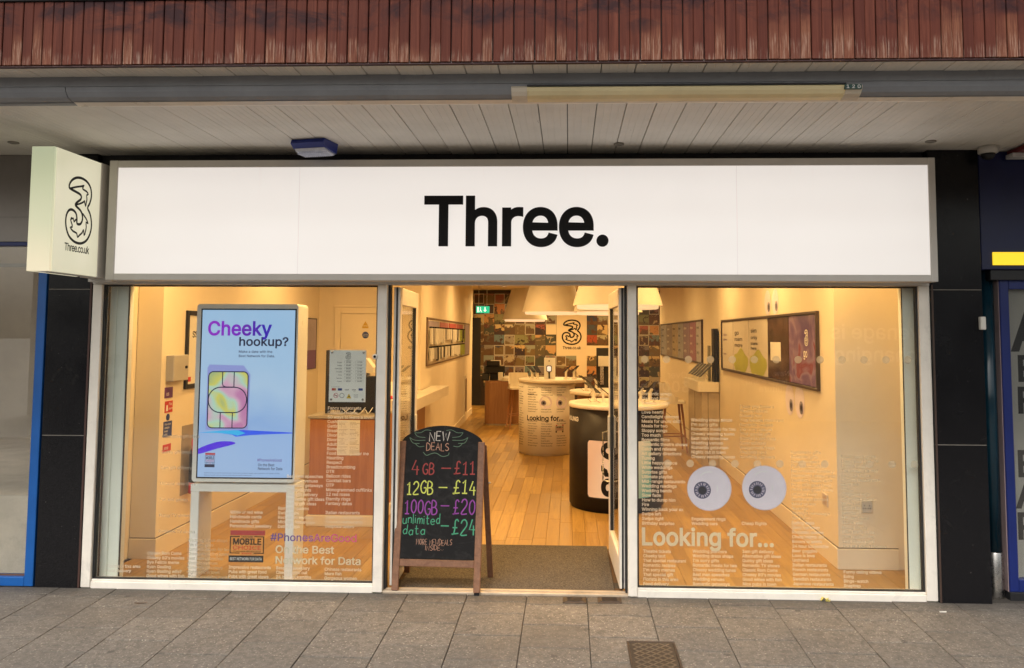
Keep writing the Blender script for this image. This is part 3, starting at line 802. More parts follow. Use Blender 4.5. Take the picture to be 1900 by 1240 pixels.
# ================================================================== SHOPFRONT
H = 2.075
sf = thing('shopfront', 'white framed glass shopfront with two lettered windows and an open doorway', 'shopfront', (0, 0, 0))
JL0, JL1, JR0, JR1 = -2.890, -2.822, 2.792, 2.866
m = MB(); m.box(JL0, JL1, -.035, .05, 0, H, .004); m.build('jamb', FRAME, sf)
m = MB(); m.box(JR0, JR1, -.035, .05, 0, H, .004); m.build('jamb', FRAME, sf)
ML0, ML1, MR0, MR1 = -.878, -.812, .838, .900
m = MB(); m.box(ML0, ML1, -.04, .05, .0, H, .004); m.build('mullion', FRAME, sf)
m = MB(); m.box(MR0, MR1, -.04, .05, .0, H, .004); m.build('mullion', FRAME, sf)
m = MB(); m.box(JL0, JR1, -.04, .06, H, 2.098, .003); m.build('head_rail', FRAME2, sf)
for a, b in ((JL1, ML0), (MR1, JR0)):
    m = MB(); m.box(a, b, -.032, .05, -.01, .040, .004).box(a, b, -.022, .05, .040, .054, .003); m.build('sill', FRAME, sf)
    m = MB(); m.box(a, a+.012, -.012, .022, .054, H-.004).box(b-.012, b, -.012, .022, .054, H-.004).box(a+.012, b-.012, -.012, .022, .054, .060).box(a+.012, b-.012, -.012, .022, H-.014, H-.004)
    m.build('gasket', GASKET, sf)
m = MB(); m.box(ML1, MR0, -.035, .055, -.02, .011, .004).box(ML1, MR0, .0, .03, .011, .016, .002); m.build('threshold', paint('worn_brass_threshold', (.52, .43, .32), .4, .15, 9, metal=.3, dirt=.4), sf)
m = MB(); m.box(ML1+.002, ML1+.016, .0, .055, .012, H-.002); m.build('door_seal', GASKET, sf)
m = MB(); m.box(MR0-.016, MR0-.002, .0, .055, .012, H-.002); m.build('door_seal', GASKET, sf)
m = MB(); c = P(696, 662, Y=-.042); m.lathe([(.018, -.041), (.018, -.050), (.014, -.053)], (c.x, 0, c.z), 16, 'y'); lk = m.build('lock', WHITE, sf)
m = MB(); m.lathe([(.009, -.0535), (.009, -.056)], (c.x, 0, c.z), 12, 'y'); m.build('lock_barrel', INKB, lk)
def pane(a, b):
    m = MB(); m.box(a+.006, b-.006, 0, .008, .057, H-.006); return m.build('pane', GLASS, sf)
paneL = pane(JL1, ML0); paneR = pane(MR1, JR0)
VY = .0105
# ---- vinyl lists (flat print on the inside of the glass)
def vcol(parent, mat, *cols):
    m = MB()
    for lines, px, py, pitch in cols: text_col(m, lines, px, py, pitch, 5.5, VY, .020)
    return m.build('lettering', mat, parent)
RT_ = ["Romantic songs", "Diamond rings", "Breakup songs", "Feels", "Love hearts", "Candlelight dinners", "Meals for under £20", "Meals for two", "Sloppy songs", "Too much", "Romantic films", "Romantic theatre shows", "Catch and release", "Art gallery directions", "Tuning", "Little happy dance", "White weddings", "Surprise gifts", "Ultimate playlist", "Mid-range restaurants", "Wedding readings", "Wedding bands", "Slow fade", "How to dump him", "Fire", "Winning back your ex", "Swipe left", "Swipe right", "Birthday surprise"]
T1 = ["Theatre tickets", "Cheeky text", "That special restaurant", "Romantic recipes", "I'm sorry memes", "That special gift", "Florists in this area", "Food delivery"]
T2 = ["Wedding dress shops", "I'm sorry gifts", "Romantic meals for two", "Cheesy wedding tunes", "Best man speeches", "Wedding venues", "Romantic getaways", "Nights out in town", "Cheesy wedding tunes"]
T3 = ["I love you flowers", "Theatre tickets", "Cheeky text", "That special restaurant", "Romantic recipes", "I'm sorry memes", "That special gift", "Florists in this area", "Food delivery", "Engagement rings", "Wedding cars", "Wedding planners"]
T4 = ["3am gift delivery", "Alternative gift ideas", "Quirky gift ideas", "Romantic TV shows", "Classic Rom Coms", "Cheesy 80's movies", "Good wines with fish", "Nice pubs in town"]
T5 = ["Handmade gifts", "Romantic gifts", "Cutest couples", "Fluffy handcuffs", "Personalised jewellery", "Impressive restaurants", "Desirable restaurants", "Pubs with great food", "Pubs with great views", "Unusual rings", "Restaurant reviews", "Make up sex", "Revenge", "Midnight takeaways", "Story time", "Dating apps", "Sorry not sorry", "Romantic poems", "Cheap nights out", "Boxers or briefs", "24 hour locksmiths", "Beer goggles", "Love is love", "Unfriend", "Italian restaurants", "French restaurants", "German restaurants", "Swedish restaurants", "Japanese restaurants"]
T6 = ["Relationship goals", "Living your best life", "Couple goals", "The struggle is real", "Bespoke tailors", "Chinese restaurants", "More fish", "FOMO", "Gorgeous men", "Gorgeous women", "Emojis lol", "Bucket list", "Benching", "Tandem rides", "Thank you", "Going steady", "Little black dress", "New relationship", "Last minute gifts", "Pics or it didn't happen"]
vcol(paneR, VIN, (RT_, 1190, 733.5, 8.58))
vcol(paneR, VIN, (T1, 1193, 1025.6, 8.62), (T2, 1282, 782, 8.52), (["Engagement rings", "Wedding cars"], 1283, 965.5, 8.6), (["Wedding planners"]+T2[:7], 1285, 1025.6, 8.62))
vcol(paneR, VIN, (T4, 1377, 1026, 8.62), (["Cheap flights"], 1376, 974, 8.6), (T5[15:], 1469, 973, 8.68))
vcol(paneR, VINF, (T3, 1372, 757, 8.5), (T5[:15], 1467, 842, 8.7), (T6, 1560, 850, 8.75))
vcol(paneR, VIN, (["Funny dating videos", "Exing", "Binge-watch", "Snaptrap"], 1565, 1064, 8.5))
m = MB(); text_fit(m, 'Looking for...', 1191, 1436, 980, 1011, VY, .022); m.build('lettering', VINB, paneR)
EL = ["Fancy restaurants", "Cocktail recipes", "50 ways to leave a lover", "Cushioning", "Getting breakfast", "Breakup songs", "Divorce lawyers", "Divorce parties", "Adult films", "Something new", "Food delivery near me", "Haunting", "Respect", "Breadcrumbing", "DTR", "Balloon rides", "Cocktail bars", "OTP", "Monogrammed cufflinks", "12 red roses", "Eternity rings", "Fantasy dates", "", "Italian restaurants", "German restaurants", "Spanish restaurants", "Bespoke tailors"]
vcol(paneL, VIN, (EL, 608, 760, 8.45), (["Chinese restaurants", "More fish", "Gorgeous women"], 602, 1059, 8.2))
vcol(paneL, VIN, (["Best man speeches", "Wedding venues", "Romantic getaways", "Cheap flights", "3am gift delivery", "Alternative gift ideas", "Quirky gift ideas"], 532, 886.5, 8.45), (["Romantic poems", "Swipe right", "Restaurant reviews", "Midnight takeaways", "Dating apps"], 516, 946, 8.4), (["Bespoke jewellery", "Cheap nights out", "24 hour locksmiths"], 512, 1056.5, 8.3))
vcol(paneL, VIN, (["White or red wine", "Handmade cards", "Handmade gifts", "Personalised jewellery"], 427, 953, 8.5), (["Impressive restaurants", "Pubs with great food", "Pubs with great views"], 424, 1055, 8.5))
vcol(paneL, VIN, (["Classic Rom Coms", "Cheesy 80's movies", "Bye Felicia meme", "Ryan Gosling", "Ryan Gosling wife?", "Good wines with fish"], 273, 1029, 8.4), (["Florists in this area", "Food delivery"], 197, 1053, 8.4))
vcol(paneL, VINF, (["Wedding dress shops", "I'm sorry gifts", "Romantic meals for two", "Cheesy wedding tunes", "Best man speeches", "Wedding venues", "Romantic getaways", "Nights out in town", "Cheesy wedding tunes"], 348, 1005, 8.45), (["Alternative gift ideas", "Quirky gift ideas", "3am gift delivery", "Unusual date ideas", "Fun and games", "Funny TV shows", "Romantic TV shows"], 300, 812, 29.5))
for pc in (paneL,):
    for t_, x0, x1, yt, yb in (('On the Best', 511, 620, 1012.5, 1026), ('Network for Data', 511, 669, 1032.5, 1046)):
        m = MB(); text_fit(m, t_, x0, x1, yt, yb, VY, .017); m.build('lettering', VINB, pc)
# hashtag, its letters running from violet to pink
HC = [paint('vinyl_violet_%d' % i, c, .5, .02) for i, c in enumerate(((.10, .06, .30), (.14, .07, .34), (.22, .08, .36), (.38, .08, .34), (.55, .08, .30), (.64, .08, .26)))]
word = '#PhonesAreGood'; m = MB(); full = text_geo(word, .012, 0, 1, 3); xs = [q[0] for q in full[0]]
w0 = P(501.5, 1003.5, Y=VY); w1 = P(661.5, 1004, Y=VY); zt = P(501, 990, Y=VY).z
sx = (w1.x-w0.x)/(max(xs)-min(xs)); sz = (zt-w0.z)/CAP
for i, ch in enumerate(word):
    right = max(q[0] for q in text_geo(word[:i+1], .012, 0, 1, 3)[0]); v, f = text_geo(ch, .012, 0, 1, 3); mr = max(q[0] for q in v)
    m.mat(min(5, int(i*6/len(word)))); m.add([(w0.x+(q[0]-mr+right-min(xs))*sx, VY, w0.z+q[1]*sz) for q in v], f)
m.build('lettering', HC, paneL)
# award badge
REDV = paint('red_vinyl', (.42, .035, .03), .5, .04)
def badge(mb, fn, ink=0, red=1, pale=2):
    """badge drawn in a 0..1 square-ish box: fn(u, v)"""
    R = lambda a, b, c, d, i: mb.mat(i).quad(fn(a, c), fn(b, c), fn(b, d), fn(a, d))
    R(.03, 1, .85, 1.0, red)
    for q in ((.02, .05, .27, .82), (.95, .98, .27, .82), (.05, .30, .79, .82), (.70, .95, .79, .82), (.05, .30, .27, .30), (.70, .95, .27, .30)): R(*q, ink)
    R(0, .97, 0, .21, ink)
    def T(s, a, b, c, d, i, o_=.02):
        g = text_geo(s, o_, 0, 1, 2); xs = [q[0] for q in g[0]]; k = (b-a)/(max(xs)-min(xs))
        mb.mat(i); put(mb, g, lambda q: fn(a+(q[0]-min(xs))*k, c+q[1]/CAP*(d-c)))
    T('MOBILE', .11, .90, .56, .74, ink, .03); T('CHOICE', .11, .90, .39, .52, red, .012); T('CONSUMER AWARDS 2018', .12, .89, .315, .36, ink); T('Techradar', .33, .67, .78, .83, ink); T('WINNER', .35, .64, .255, .30, red)
    mb_y = T
    return lambda fn2: T
def badge_on(parent, fn, fn2, mats):
    m = MB(); badge(m, fn); b = m.build('award_badge', mats, parent)
    m = MB(); g = text_geo('BEST NETWORK FOR DATA', .008, 0, 1, 2); xs = [q[0] for q in g[0]]
    m.mat(0); put(m, g, lambda q: fn2(.04+(q[0]-min(xs))/(max(xs)-min(xs))*.89, .065+q[1]/CAP*.085)); m.build('lettering' if parent is paneL else 'badge_lettering', mats[2], parent)
a = P(424, 1043, Y=VY); b = P(492, 985, Y=VY)
badge_on(paneL, lambda u, v: (a.x+u*(b.x-a.x), VY, a.z+v*(b.z-a.z)), lambda u, v: (a.x+u*(b.x-a.x), VY-.0015, a.z+v*(b.z-a.z)), [INKB, REDV, INKW])

# ---- googly eyes and round dots on the glass
EYEW = paint('pale_eye_print', (.84, .76, .86), .35, .04, 9); IRIS = paint('grey_violet_iris', (.10, .095, .18), .4, .35, 160); PUP = paint('dark_pupil', (.012, .012, .025), .3)
EYEG = paint('eye_glint', (.86, .84, .87), .3); EYES = paint('eye_shade', (.74, .66, .77), .4)
EYEM = [EYEW, IRIS, PUP, EYEG, EYES]
def eye_shape(mb, fn, r, ix=-.31, iz=-.08, ir=.385, tall=1.0):
    D = lambda cx, cz, rr, lay, n=40, rz=None: mb.add([fn(r*(cx+rr*math.cos(2*PI*k/n)), r*tall*(cz+(rz or rr)*math.sin(2*PI*k/n)), lay) for k in range(n)], [tuple(range(n))])
    mb.mat(4); D(0, 0, 1.0, 0); mb.mat(0); D(-.01, .01, .965, 1)
    mb.mat(1); D(ix, iz, ir, 2)
    mb.mat(4)
    for k in range(18):
        an = 2*PI*k/18+random.uniform(-.08, .08); c_, s_ = math.cos(an), math.sin(an)
        ribbon(mb, [(r*(ix+.22*c_), r*(iz+.22*s_)), (r*(ix+.33*c_), r*(iz+.33*s_))], r*.03, lambda u, v: fn(u, v*tall, 3))
    mb.mat(2); D(ix, iz-.01, .18, 4)
    mb.mat(3)
    ribbon(mb, [(r*(.62*math.cos(t)-.0), r*(.74*math.sin(t))) for t in [2.3-.12*k for k in range(9)]], r*.05, lambda u, v: fn(u, v*tall, 3))
    ribbon(mb, [(r*(-.05+.42*math.cos(t)), r*(.42*math.sin(t))) for t in [.35-.1*k for k in range(8)]], r*.04, lambda u, v: fn(u, v*tall, 3))
for px, py in ((1316, 906.5), (1418, 905.5)):
    c = P(px, py, Y=VY); r_ = P(px+41.3, py, Y=VY).x - c.x
    m = MB(); eye_shape(m, lambda u, v, l: (c.x+u, VY-.0004*l, c.z+v), r_); m.build('eye_decal', EYEM, paneR)
dm = None
DOTM = vinyl('frosted_dot', (.72, .70, .60), .62)
c0 = P(1400, 667, Y=VY); rr = P(1407, 667, Y=VY).x-c0.x
dm = MB().disc((0, 0, 0), rr, 20).mesh('dot_decal', DOTM)
for row in ([(1196+40.7*k, 667+.1*k) for k in range(13)], [(1239+41.6*k, 860+.2*k) for k in range(12)]):
    for px, py in row:
        if px > 1698: continue
        c = P(px, py, Y=VY+.0012); child('dot_decal', dm, paneR, tuple(c))

# ---- opening hours plate inside the glass
a = P(610, 746, Y=.03); b = P(680, 650, Y=.03)
hs_ = thing('opening_hours_sign', 'clear acrylic opening hours plate screwed inside the window above the desk', 'sign', ((a.x+b.x)/2, .03, a.z))
m = MB(); m.box(a.x, b.x, .026, .031, a.z, b.z, .001); m.build('plate', SIGNP, hs_)
HX = lambda u: a.x+u*(b.x-a.x)
HZ = lambda v: a.z+v*(b.z-a.z)
hw, hh = b.x-a.x, b.z-a.z
for u in (.07, .93):
    for v in (.05, .955):
        m = MB(); m.lathe([(.008, .0258), (.008, .021), (.005, .019)], (HX(u), 0, HZ(v)), 12, 'y'); m.build('screw', STEEL, hs_)
m = MB(); emblem(m, lambda u, v: (HX(.44)+u, .0252, HZ(.825)+v), .036, .0022)
text_at(m, 'Three.co.uk', HX(.515), HZ(.797), .004, .0252, .004, 'CENTER')
for i, (d, o_, c_) in enumerate((('Monday', '09:00', '17:30'), ('Tuesday', '09:00', '17:30'), ('Wednesday', '09:00', '17:30'), ('Thursday', '09:00', '17:30'), ('Friday', '09:00', '17:30'), ('Saturday', '09:00', '17:30'), ('Sunday', '10:00', '16:00'))):
    z = HZ(.755-.061*i)
    text_at(m, d, HX(.345), z, .0065, .0252, .006, 'RIGHT'); text_at(m, o_, HX(.52), z, .0085, .0252, .012, 'CENTER'); text_at(m, '-', HX(.665), z, .0085, .0252, .008, 'CENTER'); text_at(m, c_, HX(.83), z, .0085, .0252, .012, 'CENTER')
    for u0, u1 in ((.41, .63), (.72, .94)):
        m.rect(HX(u0), HX(u1), HZ(.79-.061*i), HZ(.79-.061*i)+.0008, .0252); m.rect(HX(u0), HX(u0)+.0008, HZ(.752-.061*i), HZ(.79-.061*i), .0252)
text_at(m, 'We accept these cards', HX(.07), HZ(.285), .004, .0252, .003)
text_at(m, 'VISA', HX(.49), HZ(.225), .0085, .0252, .014, 'CENTER'); text_at(m, 'VISA', HX(.68), HZ(.225), .0085, .0252, .014, 'CENTER'); text_at(m, 'Electron', HX(.70), HZ(.20), .003, .0252, .002, 'CENTER')
m.build('lettering', INKB, hs_)
m = MB()
m.mat(0); m.rect(HX(.08), HX(.195), HZ(.22), HZ(.265), .0252); m.mat(1); m.rect(HX(.14), HX(.195), HZ(.22), HZ(.265), .0250)
m.mat(2); m.rect(HX(.245), HX(.36), HZ(.22), HZ(.265), .0252); m.mat(2); m.rect(HX(.81), HX(.925), HZ(.222), HZ(.265), .0252)
def ring(mb, cx, cz, r, w, y, n=24):
    ribbon(mb, [(cx+r*math.cos(2*PI*k/n), cz+r*math.sin(2*PI*k/n)) for k in range(n)], w, lambda u, v: (u, y, v), True)
m.mat(0); ring(m, HX(.195), HZ(.125), .0155, .003, .0252); ribbon(m, [(HX(.195)-.010, HZ(.125)+.010), (HX(.195)+.010, HZ(.125)-.010)], .003, lambda u, v: (u, .0250, v))
m.mat(3); ring(m, HX(.36), HZ(.125), .0155, .0025, .0252); m.rect(HX(.15), HX(.24), HZ(.122), HZ(.13), .0253)
m.mat(4); m.add([(HX(.48), .0252, HZ(.07)), (HX(.62), .0252, HZ(.07)), (HX(.55), .0252, HZ(.165))], [(0, 1, 2)])
m.mat(3); m.rect(HX(.535), HX(.575), HZ(.095), HZ(.115), .0250)
for i in range(4): m.rect(HX(.68), HX(.80), HZ(.145-.02*i), HZ(.145-.02*i)+.0012, .0252)
m.build('pictogram', [RED, ORANGEP, BLUEP, INKB, paint('warning_yellow', (.65, .45, .02), .45)], hs_)

# ---- shutter guides just inside the glass
GREENW = paint('pale_green_white_guide', (.84, .87, .78), .3, .05, 3)
for x0, x1, lab in ((-2.822, -2.694, 'pale ribbed shutter guide inside the screen window beside the jamb'), (2.728, 2.865, 'pale ribbed shutter guide inside the googly eyes window beside the jamb')):
    t = thing('shutter_guide', lab, 'shutter guide', ((x0+x1)/2, .11, 0), 'shutter guides inside the windows')
    s = 1 if x0 > 0 else -1; q = (x0+x1)/2 + s*.012
    m = MB(); m.box(x0, x1, .075, .15, 0, 2.09, .003); m.build('channel', GREENW, t)
    m = MB(); m.box(min(q, q+s*.05), max(q, q+s*.05), .065, .0745, 0, 2.09, .003); m.build('rib', GREENW, t)
    e = x1 if s < 0 else x0
    m = MB(); m.box(e-.003 if s > 0 else e, e if s > 0 else e+.005, .078, .092, 0, 2.09); m.build('brush_strip', GASKET, t)

# ---- glazed doors standing open
def door(x, y, rz, w, lab, hand):
    t = thing('glass_door', lab, 'door', (x, y, .0), 'glazed doors standing open', rz)
    T_ = .044; z0, z1 = .025, 2.062
    m = MB(); m.box(0, .085, -T_/2, T_/2, z0, z1, .003); m.build('stile', FRAME, t, True)
    m = MB(); m.box(w-.085, w, -T_/2, T_/2, z0, z1, .003); m.build('stile', FRAME, t, True)
    m = MB(); m.box(.085, w-.085, -T_/2, T_/2, z1-.12, z1, .003); m.build('rail', FRAME, t, True)
    m = MB(); m.box(.085, w-.085, -T_/2, T_/2, z0, z0+.19, .003); m.build('rail', FRAME, t, True)
    m = MB(); m.box(.083, w-.083, -.004, .004, z0+.188, z1-.118); m.build('pane', GLASSD, t, True)
    m = MB(); m.box(.085, .094, -T_/2+.006, T_/2-.006, z0+.19, z1-.12).box(w-.094, w-.085, -T_/2+.006, T_/2-.006, z0+.19, z1-.12); m.build('gasket', GASKET, t, True)
    m = MB(); m.box(-.006, 0, -.006, .006, z0, z1); m.build('edge_brush', GASKET, t, True)
    m = MB(); m.box(w-.10, w-.06, hand*T_/2, hand*(T_/2+.012), .85, 1.10, .003); hp = m.build('handle_plate', CREAM, t, True)
    m = MB(); yy = hand*(T_/2+.05)
    m.tube([(w-.08, hand*T_/2, .98), (w-.08, yy, .97), (w-.08, yy, .60), (w-.08, hand*T_/2, .585)], .008, 8); m.build('pull_handle', STEEL, t, True)
    return t
door(-.757, .035, PI/2+.045, .88, 'white framed glass door standing open behind the chalkboard', -1)
door(.808, .045, PI/2+.030, .92, 'white framed glass door with pull handle standing open beside the googly eyes window', 1)

# ================================================================== A-BOARD
G = {'N': (.5, [[(0, 0), (0, 1), (.5, 0), (.5, 1)]]), 'E': (.42, [[(.42, 1), (0, 1), (0, 0), (.42, 0)], [(0, .5), (.36, .5)]]), 'W': (.7, [[(0, 1), (.17, 0), (.35, .8), (.53, 0), (.7, 1)]]),
 'D': (.45, [[(0, 0), (0, 1), (.25, .95), (.45, .7), (.45, .3), (.25, .05), (0, 0)]]), 'A': (.5, [[(0, 0), (.25, 1), (.5, 0)], [(.1, .38), (.4, .38)]]), 'L': (.38, [[(0, 1), (0, 0), (.38, 0)]]),
 'S': (.42, [[(.42, .88), (.25, 1), (.05, .85), (.08, .62), (.35, .42), (.42, .2), (.22, 0), (0, .12)]]), 'M': (.6, [[(0, 0), (.05, 1), (.3, .35), (.55, 1), (.6, 0)]]),
 'O': (.42, [[(.21, 1), (.04, .8), (0, .5), (.04, .2), (.21, 0), (.38, .2), (.42, .5), (.38, .8), (.21, 1)]]), 'R': (.44, [[(0, 0), (0, 1), (.3, .98), (.4, .75), (.25, .52), (0, .48)], [(.15, .5), (.44, 0)]]),
 'I': (.05, [[(0, 0), (0, 1)]]), 'G': (.45, [[(.45, .82), (.3, 1), (.1, .85), (0, .5), (.1, .12), (.3, 0), (.45, .15), (.45, .42), (.26, .42)]]),
 'B': (.42, [[(0, 0), (0, 1), (.28, .97), (.36, .77), (.25, .55), (0, .52)], [(.25, .55), (.42, .35), (.38, .1), (.2, 0), (0, 0)]]),
 '£': (.48, [[(.45, .85), (.33, 1), (.2, .85), (.2, .4), (.12, .03), (0, .03), (.25, .05), (.48, .08)], [(.03, .45), (.38, .45)]]), '1': (.36, [[(0, .75), (.18, 1), (.18, 0)], [(0, 0), (.36, 0)]]),
 '2': (.46, [[(0, .75), (.1, .95), (.28, 1), (.42, .82), (.38, .55), (0, 0), (.46, 0)]]), '4': (.42, [[(.22, 1), (0, .32), (.42, .32)], [(.3, .6), (.3, -.05)]]),
 'u': (.34, [[(0, .6), (0, .15), (.12, 0), (.28, .1), (.32, .6)], [(.32, .3), (.34, 0)]]), 'n': (.3, [[(0, 0), (0, .6)], [(0, .4), (.15, .6), (.3, .5), (.3, 0)]]), 'l': (.03, [[(0, 0), (0, 1.1)]]), 'i': (.03, [[(0, 0), (0, .6)], [(0, .78), (0, .86)]]),
 'm': (.46, [[(0, 0), (0, .6)], [(0, .42), (.12, .6), (.23, .48), (.23, 0)], [(.23, .42), (.35, .6), (.46, .48), (.46, 0)]]), 't': (.3, [[(.12, 1), (.12, .1), (.2, 0), (.3, .05)], [(0, .62), (.28, .62)]]),
 'e': (.34, [[(0, .3), (.34, .34), (.3, .52), (.16, .6), (0, .4), (.02, .12), (.16, 0), (.34, .1)]]), 'd': (.3, [[(.3, .45), (.15, .6), (0, .3), (.12, 0), (.3, .15)], [(.3, 1.1), (.3, 0)]]), 'a': (.3, [[(.3, .45), (.15, .6), (0, .3), (.12, 0), (.3, .15)], [(.3, .62), (.3, 0)]]),
 '.': (.08, [[(0, 0), (.05, .03)]]), '-': (.85, [[(0, .5), (.85, .5)]]), ' ': (.25, [])}
STRAIGHT = set('NEWALMI14-il')
BLv = Vector((-.752, -.035, -.006)); BRv = Vector((-.150, -.060, -.006))
TLv = P(741, 818, Y=.135)
ex = (BRv-BLv).normalized(); ev = TLv-BLv; ev = (ev-ex*ev.dot(ex)).normalized(); en = ex.cross(ev)   # en points to the street
AW = (BRv-BLv).length; AH = (TLv-BLv).length
ab = thing('a_board_sign', 'arched chalkboard a-board with coloured price list standing in the doorway', 'chalkboard', tuple(BLv))
ab.rotation_euler = Matrix((ex, ev, en)).transposed().to_euler()
def AB(px, py):
    d = FW + RT*((px-CX)/F_) - UP*((py-CY)/F_)
    t = (BLv-CP).dot(en)/d.dot(en); q = CP+d*t-BLv
    return q.dot(ex), q.dot(ev)
sw = .046
for u in (0, AW-sw):
    m = MB(); m.box(u, u+sw, .02, AH, -.024, .0, .003); lg = m.build('leg', LEGW, ab, True)
    m = MB(); m.box(u+.006, u+sw-.006, 0, .02, -.02, -.004, .002); m.build('foot', INKB, lg, True)
vr = AB(800, 1046)[1]
m = MB(); m.box(sw, AW-sw, vr-.022, vr+.024, -.022, -.002, .003); m.build('rail', LEGW, ab, True)
vt = AB(818, 790)[1]; v0 = vr+.026; uc = AW/2
arch = [(.012, v0), (AW-.012, v0), (AW-.012, AH-.005)]
for k in range(1, 24):
    t = k/24; arch.append((AW-.012-(AW-.024)*t, AH-.005+(vt-AH+.005)*math.sin(PI*t)**.62))
arch.append((.012, AH-.005))
m = MB(); m.prism([(a, b) for a, b in arch], 'z', -.019, -.006); cb = m.build('chalkboard', CHALKB, ab, True)
def chalk(parent, s, px0, px1, pyt, pyb, mat, w=.0075, jit=.006):
    tot = sum(G[c][0] for c in s)+.17*(len(s)-1)
    u0, v_b = AB(px0, pyb); u1, v_t = AB(px1, pyb)[0], AB(px0, pyt)[1]
    kx = (u1-u0)/tot; kz = v_t-v_b; x = 0; m = MB(); i = 0
    for c in s:
        dy = random.uniform(-jit, jit); lean = random.uniform(-.02, .05)
        for st in G[c][1]:
            pts = [(u0+(x+p[0]+lean*p[1])*kx, v_b+p[1]*kz+dy) for p in st]
            if c not in STRAIGHT and len(pts) > 3: pts = smooth_pts(pts, False, 4)
            i += 1
            ribbon(m, pts, w, lambda a, b, i=i: (a, b, -.0054+.00006*(i % 9)))
        x += G[c][0]+.17
    return m.build('chalk_lettering', mat, parent, True)
CHW = paint('white_chalk_pen', (.62, .58, .52), .8, .1, 60); CHR = paint('red_chalk_pen', (.34, .055, .05), .8, .15, 60); CHY = paint('yellow_chalk_pen', (.58, .62, .12), .8, .1, 60)
CHP = paint('purple_chalk_pen', (.26, .055, .30), .8, .15, 60); CHG = paint('green_chalk_pen', (.06, .30, .17), .8, .15, 60); CHS = paint('salmon_chalk_pen', (.55, .30, .20), .8, .1, 60); CHD = paint('dull_green_chalk_pen', (.13, .22, .14), .8, .1, 60)
chalk(cb, 'NEW', 796.5, 833, 801, 818, CHW, .007); chalk(cb, 'DEALS', 791, 832, 822.5, 836, CHS, .005)
G['0'] = G['O']
for s, m_, a_, b_, c_, d_ in (('4', CHR, 764, 777, 853, 879), ('GB', CHR, 784, 804, 860, 880), ('-', CHR, 818, 836, 864, 875), ('£11', CHR, 842, 881, 855, 879),
    ('12GB', CHY, 755, 802, 893, 916), ('-', CHY, 813, 829, 898, 909), ('£14', CHY, 840, 882, 891, 916), ('100GB', CHP, 751, 810, 928, 953), ('-', CHP, 817, 833, 932, 943), ('£20', CHP, 840, 880, 926, 953),
    ('unlimited', CHG, 747, 815, 954, 971), ('data', CHG, 747, 787, 976, 992), ('-', CHG, 817, 832, 972, 983), ('£24', CHG, 838, 881, 963, 991), ('MORE NEWDEALS', CHS, 772, 838, 1000, 1010), ('INSIDE...', CHS, 789, 823, 1012, 1021)):
    chalk(cb, s, a_, b_, c_, d_, m_, .0085 if d_-c_ > 18 else .006 if d_-c_ > 12 else .0075 if s == '-' else .0023)
m = MB()
for sgn in (1, -1):
    mir = lambda px: px if sgn == 1 else 2*814-px
    for st in ([(800, 799), (790, 798), (780, 803), (769, 803)], [(769, 803), (775, 810), (789, 812)], [(760, 812), (770, 817), (789, 817)], [(760, 812), (766, 822), (778, 823)], [(770, 823), (777, 829), (787, 828)]):
        ribbon(m, smooth_pts([AB(mir(a), b) for a, b in st], False, 4), .004, lambda a, b: (a, b, -.0052))
ribbon(m, smooth_pts([AB(a, b) for a, b in ((785, 839), (791, 845), (800, 842), (809, 841), (820, 847), (831, 845), (833, 840))], False, 4), .0045, lambda a, b: (a, b, -.0052))
m.build('chalk_flourish', CHD, cb, True)
# rear frame, hinged at the top and spread into the doorway
Mi = wmat(ab).inverted()
for u, px, py in ((.01, 757, 1062), (AW-.01, 910, 1071)):
    top = BLv+ex*u+ev*(AH-.02)-en*.03; ft = P(px, py, Z=.004)
    if u < .1: ft = Vector((-.765+.03, ft.y, .004))
    d = (ft-top); hx = Vector((.019, 0, 0)); hy = Vector((0, .011, 0))
    m = MB(); V = [top-hx-hy, top+hx-hy, top+hx+hy, top-hx+hy, ft-hx-hy, ft+hx-hy, ft+hx+hy, ft-hx+hy]
    m.add(V, [(3, 2, 1, 0), (4, 5, 6, 7), (0, 1, 5, 4), (1, 2, 6, 5), (2, 3, 7, 6), (3, 0, 4, 7)]); m.build('rear_leg', LEGW, ab)
    bq = top*.72+ft*.28; s = -1 if u < .1 else 1
    m = MB(); m.lathe([(.007, 0), (.007, .018), (.003, .024)], (0, 0, 0), 10, 'x'); m.V = [(bq.x+s*(.012+v[0]), bq.y+v[1], bq.z+v[2]) for v in m.V]; m.build('hinge_bolt', STEEL, ab)
ta = BLv+ex*.03+ev*(AH-.05)-en*.05; fa_ = P(757, 1062, Z=0); yb = P(910, 1071, Z=0).y
m = MB(); m.V = []; p0 = Vector((-.70, ta.y+.02, ta.z-.05)); p1 = Vector((-.21, ta.y+.02, ta.z-.05)); p2 = Vector((-.20, yb-.05, .22)); p3 = Vector((-.71, yb-.05, .22)); n_ = Vector((0, .01, 0))
m.add([p0, p1, p2, p3, p0+n_, p1+n_, p2+n_, p3+n_], [(0, 1, 2, 3), (7, 6, 5, 4), (0, 4, 5, 1), (1, 5, 6, 2), (2, 6, 7, 3), (3, 7, 4, 0)]); m.build('rear_panel', CHALKB, ab)

